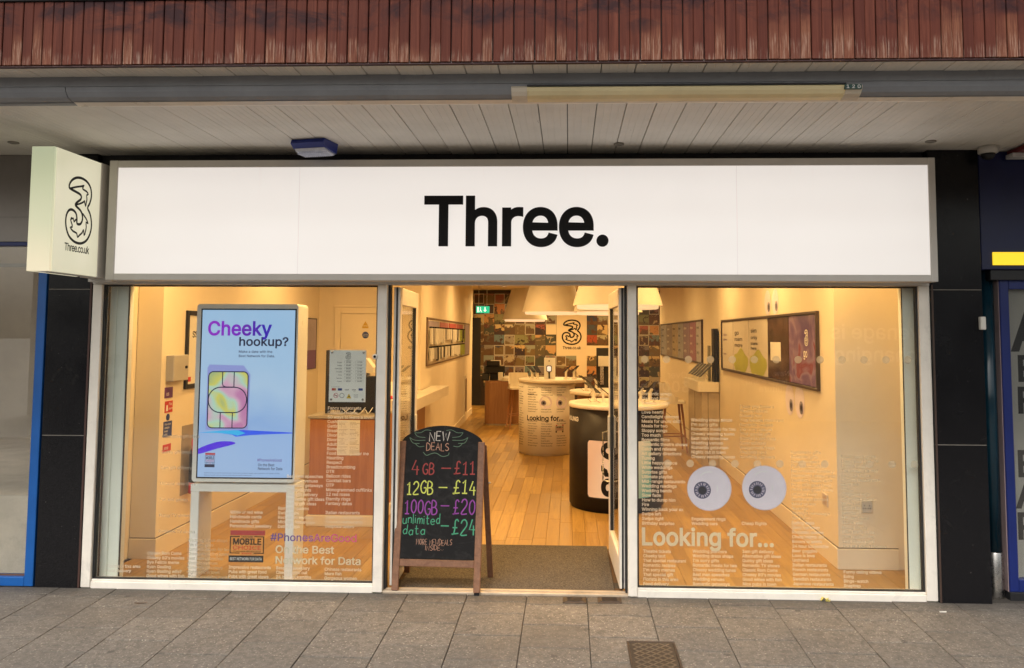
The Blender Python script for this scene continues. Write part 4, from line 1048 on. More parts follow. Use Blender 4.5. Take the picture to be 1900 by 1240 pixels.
# ================================================================== NEIGHBOURING SHOPS
nl = thing('blue_framed_window', 'bright blue framed window of the empty shop next door', 'shop window', (-3.6, 0, 0))
m = MB(); m.box(-3.288, -3.225, -.03, .06, .0, 2.345, .003); m.build('jamb', BLUEF, nl)
m = MB(); m.box(-5.5, -3.288, -.03, .06, .0, .062, .003); m.build('sill', BLUEF, nl)
m = MB(); m.box(-5.5, -3.225, -.03, .06, 2.345, 2.372, .003); m.build('head', NAVYF, nl)
m = MB(); m.box(-5.5, -3.288, -.004, .0, .062, .075).box(-3.295, -3.2885, -.006, .0, .075, 2.345); m.build('glazing_bead', paint('rust_bead', (.12, .06, .04), .6), nl)
m = MB(); m.box(-5.5, -3.289, .006, .014, .064, 2.345); m.build('pane', GLASSN, nl)
m = MB(); m.box(-5.5, -3.288, .03, .05, 2.20, 2.225); m.build('transom', paint('grey_transom', (.28, .27, .25), .5), nl)
nf = thing('grey_fascia', 'plain grey metal fascia above the blue framed window', 'fascia', (-4.3, .0, 2.37))
m = MB(); m.box(-5.5, -3.212, -.012, .05, 2.374, 2.999, .003); m.build('panel', paint('dull_grey_sheet', (.24, .22, .205), .32, .12, 3, metal=.35), nf)
m = MB(); m.box(-5.5, -3.212, -.0135, -.0122, 2.55, 2.553); m.build('seam', paint('seam_grey', (.16, .15, .14), .5), nf)
NW = paint('grubby_empty_shop_wall', (.62, .56, .48), .8, .14, 1.2, dirt=.2); NF = paint('bare_concrete_floor', (.74, .67, .57), .75, .22, 1.6, dirt=.35)
m = MB(); m.box(-7.5, -3.02, .07, 8.2, -.06, .0); tag(m.build('floor', NF), kind='structure')
m = MB(); m.box(-7.5, -3.10, 3.2, 3.3, .0, 2.9); tag(m.build('wall', NW), kind='structure')
m = MB(); m.box(-7.5, -3.10, .12, 3.2, .001, .58); tag(m.build('floor', NF), kind='structure')
m = MB(); m.box(-3.10, -3.02, .25, 8.2, 0, 2.9); tag(m.build('wall', NW), kind='structure')
m = MB(); m.box(-7.6, -7.5, .07, 8.3, -.06, 2.9); tag(m.build('wall', NW), kind='structure')
m = MB(); m.box(-7.6, -3.02, .1, 8.3, 2.9, 3.0); tag(m.build('ceiling', NW), kind='structure')

rn = thing('navy_fascia', 'dark navy shop fascia with a bright yellow strip by the black pillar', 'fascia', (4.2, .05, 2.18))
m = MB(); m.box(3.232, 5.5, -.0, .29, 2.19, 2.998, .004); m.build('panel', NAVY, rn)
a = P(1843, 492, Y=-.012); b = P(1843, 468, Y=-.012); m = MB(); m.box(a.x, 5.5, -.014, -.001, a.z, b.z, .002); m.build('lit_strip', YELLOW, rn)
m = MB(); m.box(3.30, 5.5, .02, .29, 2.12, 2.188, .003); m.build('soffit_trim', DARK, rn)
rc = thing('teal_column', 'glossy dark teal round column with a brushed steel foot', 'column', (3.36, .14, 0))
m = MB(); m.lathe([(.049, .27), (.049, 2.19)], (3.318, .13, 0), 28); m.build('shaft', TEAL, rc)
m = MB(); m.lathe([(.052, -.03), (.054, .0), (.054, .285), (.051, .29)], (3.318, .13, 0), 28); m.build('steel_foot', STEEL, rc)
m = MB(); m.box(3.205, 3.30, .2, .3, -.03, 2.19); m.build('backing', DARK, rc)
rw = thing('navy_framed_window', 'navy framed shop window with a grey lettered poster', 'shop window', (4.2, .1, 0))
fx0 = P(1858, 800, Y=.1).x; fx1 = P(1875, 800, Y=.1).x
m = MB(); m.box(fx0, fx1, .06, .16, .04, 2.16, .004); m.build('jamb', NAVYF, rw)
m = MB(); m.box(fx0-.006, fx0-.001, .07, .16, .04, 2.16); m.build('edge_trim', paint('dull_pink_edge', (.32, .24, .24), .5), rw)
m = MB(); m.box(fx1, 5.5, .06, .16, .04, .12, .004).box(fx1, 5.5, .06, .16, 2.06, 2.16, .004); m.build('rail', NAVYF, rw)
m = MB(); m.box(fx1, 5.5, .10, .108, .12, 2.06); m.build('pane', GLASSN, rw)
m = MB(); m.box(3.375, 5.5, .05, .17, -.04, .04, .004); m.build('plinth', DARK, rw)
m = MB(); m.box(fx1+.002, 5.5, .125, .135, .12, 2.06); po = m.build('poster', paint('grey_poster', (.46, .46, .44), .6, .05), rw)
m = MB()
def stripe_letter(mb, body, x, z, cap): text_at(mb, body, x, z, cap, .1245, .02)
a = P(1877, 650, Y=.1245); stripe_letter(m, 'A', a.x, a.z, .26)
for py, s in ((707, 'E'), (766, 'F'), (884, 'B'), (942, 'A'), (1000, 'R')):
    a = P(1886, py, Y=.1245); stripe_letter(m, s, a.x, a.z, .17)
m.build('lettering', DARK, po)
rx = thing('red_shop_sign', 'corner of a red and white sign under the soffit beyond the security camera', 'sign', (3.75, -.35, 2.9))
m = MB(); m.box(3.42, 5.0, -.50, -.012, 2.965, 2.995, .003); m.build('board', paint('deep_red_board', (.16, .012, .016), .4), rx)
m = MB(); m.box(3.40, 3.62, -.12, -.03, 2.935, 2.964, .003); m.build('light_box', paint('white_box', (.62, .62, .62), .4), rx)

# hoarding across the precinct: seen only as a reflection in the glass
ho = thing('hoarding', 'grey site hoarding across the precinct with large pale lettering, mirrored in the glass', 'hoarding', (2, -12, 0))
HOP = paint('grey_hoarding_board', (.24, .23, .22), .6, .06, 1.0)
hme = MB().box(-.608, .608, -.02, .02, -.15, 3.3, .004).mesh('panel', HOP)
for k in range(22): child('panel', hme, ho, (-13+1.22*k, 0, 0))
m = MB()
def mir(px, py): q = P(px, py, Y=12-.03); return q.x, q.z
for s, px, pt, pb in (('Stevenage is', 1768, 603, 630), ('changing', 1703, 645, 671), ('Over', 1276, 690, 702), ('3000 new', 1281, 708, 728), ('New', 1466, 688, 698), ('leisure and', 1462, 703, 714), ('culture', 1462, 716, 728)):
    x, z = mir(px, pb); cap = mir(px, pt)[1]-z
    text_at(m, s, x, z, cap, -11.975, .012, 'LEFT', 1, 1, '+y')
m.build('lettering', INKW, ho)
# ================================================================== SHOP INTERIOR
LW, RWX, PY = -2.75, 2.46, .68
fl = MB().box(-2.96, 3.2, .06, 14.5, -.10, -.013); floor = tag(fl.build('floor', paint('dark_floor_gap', (.10, .055, .025), .8)), kind='structure')
PLW, PLL = .113, .98
pme = MB().box(-PLW/2+.0008, PLW/2-.0008, -PLL/2+.0008, PLL/2-.0008, -.013, 0, .0012).mesh('floor_plank', OAK)
cand = []
nx = 53
for i in range(nx):
    x = -2.86+PLW*i; o_ = random.random()*PLL
    y = .06-o_
    while y < 14.4:
        a = max(y, .06); b = min(y+PLL, 14.4)
        if b-a > .05 and not (-.74 < x < .76 and b < 1.22): cand.append((x, a, b))
        y += PLL
cand.sort(key=lambda q: q[1])
_pm = {}
for x, a, b in cand[:296]:
    me_ = pme
    if b-a < PLL-.01:
        k = round(b-a, 2)
        me_ = _pm.setdefault(k, MB().box(-PLW/2+.0008, PLW/2-.0008, -(b-a)/2+.0008, (b-a)/2-.0008, -.013, 0, .0012).mesh('floor_plank', OAK))
    child('floor_plank', me_, floor, (x, (a+b)/2, random.uniform(-.0005, .0005)))
OAKS = [wood('oak_floor_far_%d' % i, c1, c2, 1, .36, False, 1.0, 0, .04) for i, (c1, c2) in enumerate((((.23, .125, .028), (.41, .25, .07)), ((.18, .095, .024), (.35, .205, .056)), ((.29, .165, .04), (.48, .305, .092))))]
m = MB()
for x, a, b in cand[296:]:
    m.mat(random.randrange(3)); m.box(x-PLW/2+.0008, x+PLW/2-.0008, a+.0008, b-.0008, -.013, random.uniform(-.0004, .0004), .0012)
tag(m.build('floor_plank', OAKS, floor), kind='stuff')
m = MB(); m.box(-.735, .755, .065, 1.225, -.012, .004, .003); m.solo('door_mat', CARPET, 'dark brown ribbed entrance mat inside the open doorway', 'door mat')

GAPL = paint('skirting_shadow_line', (.12, .09, .06), .7)
def wall(name, boxes=None, poly=None, z1=2.85):
    m = MB()
    if boxes:
        for b in boxes: m.box(*b, 0, z1)
    if poly: m.prism(poly, 'z', 0, z1)
    return tag(m.build(name, WALLP), kind='structure')
lw = wall('left_wall', [(-2.95, LW, PY, 4.70)])
m = MB(); m.box(LW, LW+.014, PY-.014, 4.60, 0, .15, .002); m.box(-2.95, LW, PY-.014, PY, 0, .15, .002); m.build('skirting_board', WALLP, lw)
m = MB(); m.box(LW, LW+.004, PY-.004, 4.60, .1505, .158); m.box(-2.95, LW, PY-.004, PY, .1505, .158); m.build('shadow_gap', GAPL, lw)
tag(wall('left_wall', [(-3.0, -2.955, .30, 14.4)]), kind='structure')
rw_ = wall('right_wall', [(RWX, 2.95, PY, 12.35)])
m = MB(); m.box(RWX-.014, RWX, PY-.014, 12.35, 0, .15, .002); m.box(RWX, 2.90, PY-.014, PY, 0, .15, .002); m.build('skirting_board', WALLP, rw_)
m = MB(); m.box(RWX-.004, RWX, PY-.004, 12.35, .1505, .158); m.box(RWX, 2.90, PY-.004, PY, .1505, .158); m.build('shadow_gap', GAPL, rw_)
wall('right_wall', [(3.0, 3.05, .30, 14.4)])
aw = wall('alcove_wall', [(LW, -1.44, 4.61, 4.70)])
DA, DB = Vector((-1.44, 4.61, 0)), Vector((-1.715, 12.3, 0)); DD = (DB-DA).normalized(); DN = Vector((DD.y, -DD.x, 0))
q = -DN*.12
dw = wall('display_wall', None, [(p.x, p.y) for p in (DA, DB, DB+q, DA+q)][::-1])
m = MB()
for z0, z1, d, mt in ((0, .13, .012, 0),):
    pts = [DA, DB, DB+DN*d, DA+DN*d]; m.prism([(p.x, p.y) for p in pts], 'z', z0, z1)
m.build('skirting_board', WALLP, dw)
wall('back_wall', [(-3.0, 3.0, 14.32, 14.42)])
m = MB(); m.box(-3.0, 3.05, .10, 14.42, 2.85, 2.95); tag(m.build('ceiling', WALLP), kind='structure')
m = MB(); m.box(-2.96, 3.0, .10, .16, 2.12, 2.849); tag(m.build('front_wall', WALLP), kind='structure')
def onwall(px, py, off=0):
    d = FW + RT*((px-CX)/F_) - UP*((py-CY)/F_); A = DA+DN*off
    return CP + d*((A-CP).dot(DN)/d.dot(DN))

# ---- ceiling downlights
RIMM = paint('white_downlight_rim', (.7, .7, .68), .4); LAMPM = emit('warm_lamp_glow', (1.0, .72, .42), 6.0, var=.0)
rm = MB().lathe([(.085, 0), (.085, -.008), (.066, -.010), (.060, -.002)], (0, 0, 0), 24).mesh('rim', RIMM)
lm = MB().lathe([(.001, -.0035), (.059, -.0035)], (0, 0, 0), 20, cap=False).mesh('lens', LAMPM)
spots = [(-2.1, .36), (-.7, .50), (.75, .50), (2.1, .36), (-2.0, 2.9), (-.3, 2.5), (1.85, 2.3), (-.5, 5.2), (1.75, 4.6), (-.7, 8.0), (1.2, 7.4), (-1.05, 12.75), (.08, 12.6), (1.6, 12.9), (.4, 10.2)]
lab = ['over the doorway window line', 'over the display counters', 'in front of the photograph wall']
for i, (x, y) in enumerate(spots):
    t = thing('ceiling_downlight', {11: 'warm recessed downlight before the photograph wall above the till desk side', 12: 'warm recessed downlight before the photograph wall, above the cream emblem panel', 13: 'warm recessed downlight before the photograph wall, beyond the poster rows'}.get(i, 'round warm recessed downlight in the shop ceiling'), 'downlight', (x, y, 2.8495), 'recessed downlights in the shop ceiling')
    child('rim', rm, t); child('lens', lm, t)
    ld = bpy.data.lights.new('downlight_lamp', 'AREA'); ld.shape = 'DISK'; ld.size = .34; ld.color = LAMP
    ld.energy = LAMP_W*(1.0 if y < 10 else 1.35); ld.spread = math.radians(165)
    lo = bpy.data.objects.new('downlight_lamp', ld); COL.objects.link(lo); lo.parent = t; lo.location = (0, 0, -.03)

# ---- pendants
GLOWD = emit('pendant_glow', (1.0, .70, .38), .55, (.7, .65, .55), .0)
def pendant(x, y, z, r, lab):
    t = thing('pendant_lamp', lab, 'pendant lamp', (x, y, z), 'large cone pendant lamps over the counters')
    hgt = .60; rt = r-.175
    m = MB(); m.lathe([(r, z), (rt, z+hgt), (rt-.008, z+hgt), (r-.01, z+.003), (r, z)], (x, y, 0), 56, cap=False); m.build('shade', SHADE, t)
    m = MB(); m.lathe([(.001, z+hgt-.01), (rt-.004, z+hgt-.01)], (x, y, 0), 40, cap=False); m.build('shade_top', SHADE, t)
    m = MB(); m.lathe([(r-.045, z+.03), (r-.045, z-.028), (r-.06, z-.034), (.001, z-.034)], (x, y, 0), 56, cap=False); m.build('diffuser', GLOWD, t)
    m = MB(); m.lathe([(.045, 2.85), (.045, 2.83), (.006, 2.825), (.006, z+hgt)], (x, y, 0), 16, cap=False); m.build('cord', WHITE, t)
pendant(.955, 3.0, 2.045, .475, 'wide cream cone pendant lamp hanging over the black phone counter')
pendant(.19, 6.5, 2.075, .455, 'wide cream cone pendant lamp hanging over the white text covered counter')
pendant(-.42, 10.1, 2.03, .44, 'wide cream cone pendant lamp hanging over the till desk')
pendant(.95, 5.0, 2.035, .45, 'wide cream cone pendant lamp hanging over the plain wooden counter behind')
ex_ = thing('exit_sign', 'lit green fire exit sign with running figure and arrow hanging in the shop', 'exit sign', (-1.455, 12.0, 2.21))
a = P(883.5, 581, Y=12.0); b = P(908, 568.5, Y=12.0)
m = MB(); m.box(a.x, b.x, 11.99, 12.03, a.z, b.z, .004); sg_ = m.build('sign_box', emit('lit_exit_green', (.02, .55, .28), .75, (.02, .3, .15)), ex_)
wq = b.x-a.x; hq = b.z-a.z; EW = emit('lit_exit_white', (.8, .95, .85), .8)
m = MB(); X_ = lambda u: a.x+u*wq
Z_ = lambda v: a.z+v*hq
V3 = lambda u, v: (X_(u), 11.988, Z_(v))
m.add([V3(.64, .85), V3(.72, .85), V3(.72, .45), V3(.82, .45), V3(.68, .15), V3(.54, .45), V3(.64, .45)], [tuple(range(7))])
m.quad(V3(.08, .12), V3(.20, .12), V3(.20, .88), V3(.08, .88)); ribbon(m, [(.26, .15), (.33, .45), (.30, .68), (.38, .62)], .05, lambda u, v: V3(u, v)); ribbon(m, [(.33, .45), (.40, .30), (.42, .12)], .05, lambda u, v: V3(u, v)); m.disc((X_(.33), 11.988, Z_(.80)), wq*.035, 12)
m.build('pictogram', EW, sg_)
m = MB(); m.box(a.x+.05, a.x+.06, 12.0, 12.02, b.z, 2.85).box(b.x-.06, b.x-.05, 12.0, 12.02, b.z, 2.85); m.build('hanger', STEEL, ex_)

# ---- wall of photographs
pw = thing('photo_wall', 'back wall covered with a grid of square photographs round a cream emblem panel', 'photo wall', (.4, 14.3, 0))
CREAMB = paint('cream_panel', (.72, .62, .46), .5, .04, 2)
m = MB(); m.box(-1.93, 2.95, 14.292, 14.319, .0, 2.84); m.build('backing_board', paint('dark_brown_backing', (.03, .018, .014), .6), pw)
m = MB(); a = P(1032.5, 583, Y=14.29); b = P(1090, 661, Y=14.29); m.box(a.x, b.x, 14.286, 14.2915, b.z-.52, a.z, .001); m.build('cream_panel', CREAMB, pw)
a = P(1013, 602, Y=14.29); b = P(1032, 621, Y=14.29); m = MB(); m.box(a.x, b.x, 14.286, 14.2915, b.z, a.z, .001); m.build('cream_panel', CREAMB, pw)
a = P(1090, 641, Y=14.29); b = P(1147, 661, Y=14.29); m = MB(); m.box(a.x, b.x, 14.286, 14.2915, b.z, a.z, .001); m.build('cream_panel', CREAMB, pw)
m = MB(); m.box(-1.96, -1.74, 14.275, 14.29, .0, 2.16, .003); m.build('black_panel', DARK, pw)
gx = P(898, 602, Y=14.28).x; gz_ = P(898, 602, Y=14.28).z; pt = .2545
pmesh = MB().box(-.1258, .1258, -.006, .006, -.1258, .1258, .002).mesh('photo', PHOTO)
pb = MB(); pb.box(-.125, .125, -.006, .005, -.125, .125, .002); pb.mat(1).rect(-.108, .108, -.108, .108, -.0065); pbm = pb.mesh('photo', [paint('pale_print_border', (.45, .42, .36), .5), PHOTO])
npho = 0
for j in range(-6, 5):
    z = gz_+pt*(j+.5)
    if z < .12 or z > 2.8: continue
    for i in range(-1, 20):
        x = gx+pt*(i+.5)
        if x < -1.9 or x > 2.85: continue
        px = 898+19.05*(i+.5); py = 602-19.2*(j+.5)
        if 1032 < px < 1090 and 584 < py < 662: continue
        if 1012 < px < 1033 and 601 < py < 621: continue
        if 1070 < px < 1092 and 660 < py < 700: continue
        if 1088 < px < 1150 and 640 < py < 661: continue
        if px < 905 and py > 690 and (i+j) % 2: continue
        child('photo', pbm if random.random() < .25 else pmesh, pw, (x-.4+random.uniform(-.002, .002), -.0175, z), (0, random.uniform(-.006, .006), 0)); npho += 1
a = P(1043.5, 639, Y=14.285); b = P(1078, 596, Y=14.285)
m = MB(); emblem(m, lambda u, v: (a.x+u, 14.2845, a.z+v), (b.x-a.x), .036); m.build('emblem', INKB, pw)
m = MB(); g_ = text_geo('Three.co.uk', .02, 0, 1, 2); xs = [q[0] for q in g_[0]]; a = P(1044, 648, Y=14.285); b = P(1078, 643, Y=14.285)
put(m, g_, lambda q: (a.x+(q[0]-min(xs))/(max(xs)-min(xs))*(b.x-a.x), 14.2845, a.z+q[1]/CAP*(b.z-a.z))); m.build('lettering', INKB, pw)

# ---- round counters
def counter(x, y, rb, rt_, zt, tx, ty, body_mat, lab, plinth=None):
    t = thing('display_counter', lab, 'counter', (x, y, 0))
    m = MB(); m.lathe([(rb-.02, 0), (rb-.02, .03), (rb, .032), (rb, zt-.05)], (x, y, 0), 64); bd = m.build('body', body_mat, t)
    m = MB(); m.lathe([(rt_-.03, zt-.05), (rt_-.008, zt-.046), (rt_, zt-.035), (rt_, zt-.012), (rt_-.006, zt)], (tx, ty, 0), 64); m.build('counter_top', CREAM, t)
    return t, bd
def cyl(x, y, R):
    def f(u, z, d=0):
        a_ = u/R; rr_ = R+.0015+d
        return (x+rr_*math.sin(a_), y-rr_*math.cos(a_), z)
    return f
TXTW = paint('printed_white_wrap', (.76, .72, .64), .45, .03, 4)
c1, b1 = counter(.112, 6.50, .415, .50, 1.085, .185, 6.52, TXTW, 'white counter wrapped in printed text with a pair of googly eyes')
f1 = cyl(.112, 6.50, .415)
def wrap(mb, body, u, z, cap, f, off=.006, align='LEFT', res=1):
    g = text_geo(body, off, 0, 1, res, 1, align); k = cap/CAP
    put(mb, g, lambda q: f(u+q[0]*k, z+q[1]*k))
def uof(px, x, y, R):
    d = FW + RT*((px-CX)/F_) - UP*((720-CY)/F_)
    # horizontal ray meets the cylinder
    dx, dy = d.x, d.y; ox, oy = CP.x-x, CP.y-y
    A = dx*dx+dy*dy; B = ox*dx+oy*dy; C = ox*ox+oy*oy-R*R; D = max(0, B*B-A*C)
    t = (-B-math.sqrt(D))/A; return math.atan2(ox+t*dx, -(oy+t*dy))*R
m = MB(); LI = RT_+T1+T2+T3+T4+T5
for ci, px in enumerate((964, 980, 1004, 1033)):
    u = uof(px, .112, 6.50, .415)
    for k in range(25):
        z = .97-k*.0345
        if .49 < z < .60 and px > 970: continue
        if .66 < z < .86 and px > 1000: continue
        if px == 1033 and .30 < z < .45: continue
        wrap(m, LI[(ci*23+k*3) % len(LI)][:16], u, z, .0145, f1, .006)
wrap(m, 'Looking for...', uof(978, .112, 6.50, .415), .505, .068, f1, .022, res=2)
wrap(m, 'HONOR', uof(979, .112, 6.50, .415), .865, .024, f1, .01)
m.build('lettering', INKB, b1)
for px in (1012.5, 1042.5):
    u0 = uof(px, .112, 6.50, .415); m = MB(); eye_shape(m, lambda u, v, l: f1(u0+u, .765+v, .0006*l), .093); m.build('eye_decal', EYEM, b1)
u0 = uof(1031, .112, 6.50, .415); m = MB(); badge(m, lambda u, v: f1(u0+u*.13, .335+v*.11, .001)); m.build('award_badge', [INKB, RED, INKW], b1)

SAMX, SAMY, SAMR = .93, 2.885, .482
c2, b2 = counter(SAMX, SAMY, SAMR, .515, 1.045, .955, 2.89, paint('black_counter_wrap', (.013, .010, .010), .42, .1, 3, spec=.25), 'black round counter with a large printed phone picture, behind the open door')
f2 = cyl(SAMX, SAMY, SAMR)
m = MB(); g = text_geo('SAMSUNG', .02, 0, 1, 3, 1.02); xs = [q[0] for q in g[0]]; k = .042/CAP
ue = uof(1073.5, SAMX, SAMY, SAMR); put(m, g, lambda q: f2(ue-(max(xs)-q[0])*k*1.15, .87+q[1]*k)); m.build('lettering', INKW, b2)
def _grad():
    t = NT('phone_picture_print'); x = t.sep(t.coord('Object'))[0]; z = t.sep(t.coord('Object'))[2]
    k = t.math('ADD', t.math('MULTIPLY', x, 1.5), t.math('MULTIPLY_ADD', z, -.55, .68))
    t.col(t.ramp(k, [(.02, (.66, .54, .54)), (.30, (.72, .68, .72)), (.62, (.62, .68, .72)), (.95, (.14, .40, .46))])); t.rough(.35); return t.m
ua, ub = uof(1091, SAMX, SAMY, SAMR), uof(1207, SAMX, SAMY, SAMR); za, zb = P(1100, 925, Y=2.42).z, P(1100, 819, Y=2.42).z
def wrap_rect(mb, u0, u1, z0, z1, d=0, n=20, r=.0):
    V = []; Fs = []
    for i in range(n+1):
        u = u0+(u1-u0)*i/n; e = min(u-u0, u1-u); c_ = 0 if r <= 0 or e >= r else r-math.sqrt(max(0, r*r-(r-e)**2))
        V += [f2(u, z0+c_, d), f2(u, z1-c_, d)]
    for i in range(n): Fs.append((2*i, 2*i+2, 2*i+3, 2*i+1))
    mb.add(V, Fs)
m = MB(); wrap_rect(m, ua-.008, ub+.008, za-.014, zb+.006, .0002, 48, .03); m.build('phone_outline', BLACKP, b2)
m = MB(); wrap_rect(m, ua, ub, za, zb, .001, 48, .025); m.build('phone_picture', _grad(), b2)
m = MB(); g = text_geo('S10', .035, 0, 1, 4, .95); ys_ = [q[1] for q in g[0]]; xs = [q[0] for q in g[0]]; k = (zb-za)*.98/(max(xs)-min(xs)); uc_ = (uof(1118, SAMX, SAMY, SAMR))
put(m, g, lambda q: f2(uc_+(CAP-q[1])*k*.92, za+.01+(q[0]-min(xs))*k, .0018)); m.build('picture_lettering', INKB, b2)

c3, b3 = counter(.95, 5.0, .40, .50, 1.02, .95, 5.0, DESKW2, 'plain wooden round counter with a white top behind the black counter')
dk = thing('till_desk', 'rounded wooden till desk in front of the photograph wall', 'desk', (-.88, 10.3, 0))
m = MB(); m.prism(rrect(-1.19, -.52, 9.95, 10.75, .14, 6), 'z', .03, .845); m.build('body', DESKW2, dk)
m = MB(); m.prism(rrect(-1.16, -.55, 9.98, 10.72, .12, 6), 'z', 0, .03); m.build('plinth', CREAM, dk)
m = MB(); m.prism(rrect(-.86, -.40, 9.93, 10.78, .10, 6), 'z', .846, .90); m.build('desk_top', CREAM, dk)
ti = thing('till_screen', 'black till terminal on the wooden desk before the photographs', 'till', (-1.0, 10.3, .846))
a = P(897, 707, Y=10.2); b = P(937, 670, Y=10.2)
m = MB(); m.box(a.x+.03, b.x, 10.2, 10.26, .98, b.z-.10, .01); m.build('screen', BLACKP, ti)
m = MB(); m.box(a.x+.06, a.x+.32, 10.16, 10.24, b.z-.10, b.z, .01); m.build('top_display', BLACKP, ti)
m = MB(); m.box(a.x+.14, a.x+.34, 10.185, 10.199, 1.14, 1.24, .004); m.build('label_panel', PAPER, ti)
m = MB(); m.box(a.x+.12, b.x-.08, 10.25, 10.45, .846, .99, .01); m.build('stand', BLACKP, ti)
m = MB(); m.box(a.x-.02, a.x+.12, 10.06, 10.18, .846, .99, .015); m.V = [(v[0], v[1]+(v[2]-.846)*.3, v[2]) for v in m.V]; m.solo('desk_phone', BLACKP, 'small black card terminal on the wooden till desk', 'card reader')
m = MB(); m.box(-.93, -.84, 10.02, 10.09, .846, 1.01, .008); m.solo('leaflet_holder', PAPER, 'small white leaflet stand on the wooden till desk', 'leaflet stand')

# ---- stools
def stool(x, y, rz, lab):
    t = thing('bar_stool', lab, 'bar stool', (x, y, 0), 'cream bucket bar stools with wooden legs', rz)
    m = MB(); prof = []
    m.prism(rrect(-.19, .19, -.18, .18, .07, 5), 'z', .72, .755); m.build('seat', CREAM, t, True)
    m = MB(); pts = []
    n = 14
    for k in range(n+1):
        an = -PI*.12 + (PI*1.24)*k/n; pts.append((math.cos(an)*.195, math.sin(an)*.185))
    V = []; Fs = []
    for i, (u, v) in enumerate(pts):
        h_ = 1.02 if 2 < i < n-2 else .92 if 1 < i < n-1 else .82
        V += [(u, v, .735), (u*1.03, v*1.03, h_), (u*.94, v*.94, h_), (u*.92, v*.92, .755)]
    for i in range(n):
        for k in range(4): Fs.append((4*i+k, 4*i+(k+1) % 4, 4*i+4+(k+1) % 4, 4*i+4+k))
    Fs += [(0, 3, 2, 1), (4*n, 4*n+1, 4*n+2, 4*n+3)]; m.add(V, Fs); m.build('backrest', CREAM, t, True)
    for sx_ in (-1, 1):
        for sy_ in (-1, 1):
            m = MB(); m.tube([(sx_*.13, sy_*.12, .72), (sx_*.20, sy_*.19, 0)], .019, 10, .013); m.build('leg', STOOLW, t, True)
    m = MB(); q = .172
    m.tube([(-q, -q+.01, .24), (q, -q+.01, .24)], .009).tube([(-q, q-.01, .24), (q, q-.01, .24)], .009).tube([(-q, -q, .24), (-q, q, .24)], .009).tube([(q, -q, .24), (q, q, .24)], .009); m.build('foot_ring', STOOLW, t, True)
    return t
stool(-.50, 9.62, .25, 'cream bucket bar stool with wooden legs at the till desk')
stool(2.0, 6.75, 1.6, 'cream bucket bar stool with wooden legs before the wall cabinet of phones')

# ---- phones on their stands
pst = MB(); pst.prism([(-.035, 0), (.035, 0), (.035, .012), (.012, .02), (.008, .09), (.03, .135), (.018, .145), (-.012, .10), (-.014, .02), (-.035, .012)], 'x', -.018, .018); pstm = pst.mesh('stand', CREAM)
ph = MB(); ph.box(-.038, .038, -.0045, .0045, -.078, .078, .004); phm = ph.mesh('phone', BLACKP)
sc_ = MB(); sc_.rect(-.034, .034, -.068, .068, -.0048); scm = sc_.mesh('screen', paint('dark_phone_screen', (.012, .012, .02), .4, spec=.25))
cab = MB(); cab.tube(smooth_pts([(0, .01, .12), (0, -.05, .07), (0, -.07, .02), (0, -.02, .004)], False, 3) if False else [(0, .01, .12), (0, .05, .08), (0, .07, .03), (0, .03, .004)], .002, 5); cabm = cab.mesh('cable', INKB)
def phone(x, y, z, rz, lab, tilt=-.95, big=1.0):
    t = thing('display_phone', lab, 'display phone', (x, y, z), 'display phones on white stands', rz)
    child('stand', pstm, t); o = child('phone', phm, t, (0, .012, .145), (tilt, 0, 0)); o.scale = (big, 1, big); child('screen', scm, o); child('cable', cabm, t)
Z1_, Z2_, Z3_ = 1.085, 1.045, 1.02
phone(-.10, 6.35, Z1_, .9, 'dark phone on a white stand nearer the till desk than the watch card')
phone(-.02, 6.30, Z1_, .5, 'dark phone on a white stand just beside the watch card on the text covered counter')
phone(.40, 6.40, Z1_, -1.9, 'dark tilted phone on a white stand at the edge of the text covered counter', -.8)
phone(.52, 6.45, Z1_, -2.1, 'second tilted dark phone over the rim of the text covered counter', -.8)
a = P(1101, 745, Y=2.85); phone(a.x, 2.85, Z2_, 2.2, 'large dark phone tipped back on a white stand on the black counter', -.95, 1.25)
a = P(1113, 745, Y=2.75); phone(a.x+.03, 2.70, Z2_, 1.6, 'dark phone seen edge on at the front of the black counter', -.9, 1.15)
a = P(1190, 745, Y=2.9); phone(a.x, 2.95, Z2_, -1.9, 'dark phone tilted down behind the door edge on the black counter', -.8, 1.35)
a = P(1205, 745, Y=2.9); phone(a.x, 2.85, Z2_, -2.2, 'dark blue phone nearest the far rim of the black counter', -.75, 1.25)
a = P(1077, 712, Y=4.9); phone(.66, 4.85, Z3_, 2.0, 'dark phone on a white stand at the edge of the wooden counter', -.95, 1.2)
a = P(1090, 710, Y=5.2); phone(.80, 5.15, Z3_, 1.8, 'dark phone raised on a white stand at the middle of the wooden counter', -.9, 1.2)
wc = thing('watch_card', 'tall white display card with a smart watch on the text covered counter', 'display card', (.16, 6.5, Z1_))
a = P(1009.5, 700, Y=6.5); b = P(1030.5, 664, Y=6.5)
m = MB(); m.box(a.x, b.x, 6.49, 6.51, Z1_, b.z, .003); m.build('card', PAPER, wc)
m = MB(); m.prism(rrect(a.x+.035, a.x+.115, Z1_+.10, Z1_+.195, .02, 5), 'y', 6.475, 6.488); m.build('watch_body', BLACKP, wc)
m = MB(); m.prism(rrect(a.x+.045, a.x+.105, Z1_+.11, Z1_+.185, .015, 5), 'y', 6.473, 6.4745); m.build('watch_screen', emit('watch_glow', (.55, .55, .6), .5), wc)
m = MB(); m.tube([(a.x+.075, 6.48, Z1_+.10), (a.x+.08, 6.47, Z1_)], .012, 6); m.build('watch_strap', BLACKP, wc)
m = MB(); emblem(m, lambda u, v: (a.x+.066+u, 6.4885, b.z-.06+v), .018, .002); m.build('emblem', INKB, wc)
sp = thing('speaker_display', 'tall black display tower with a white header standing beyond the round counters', 'display stand', (1.02, 8.2, 0))
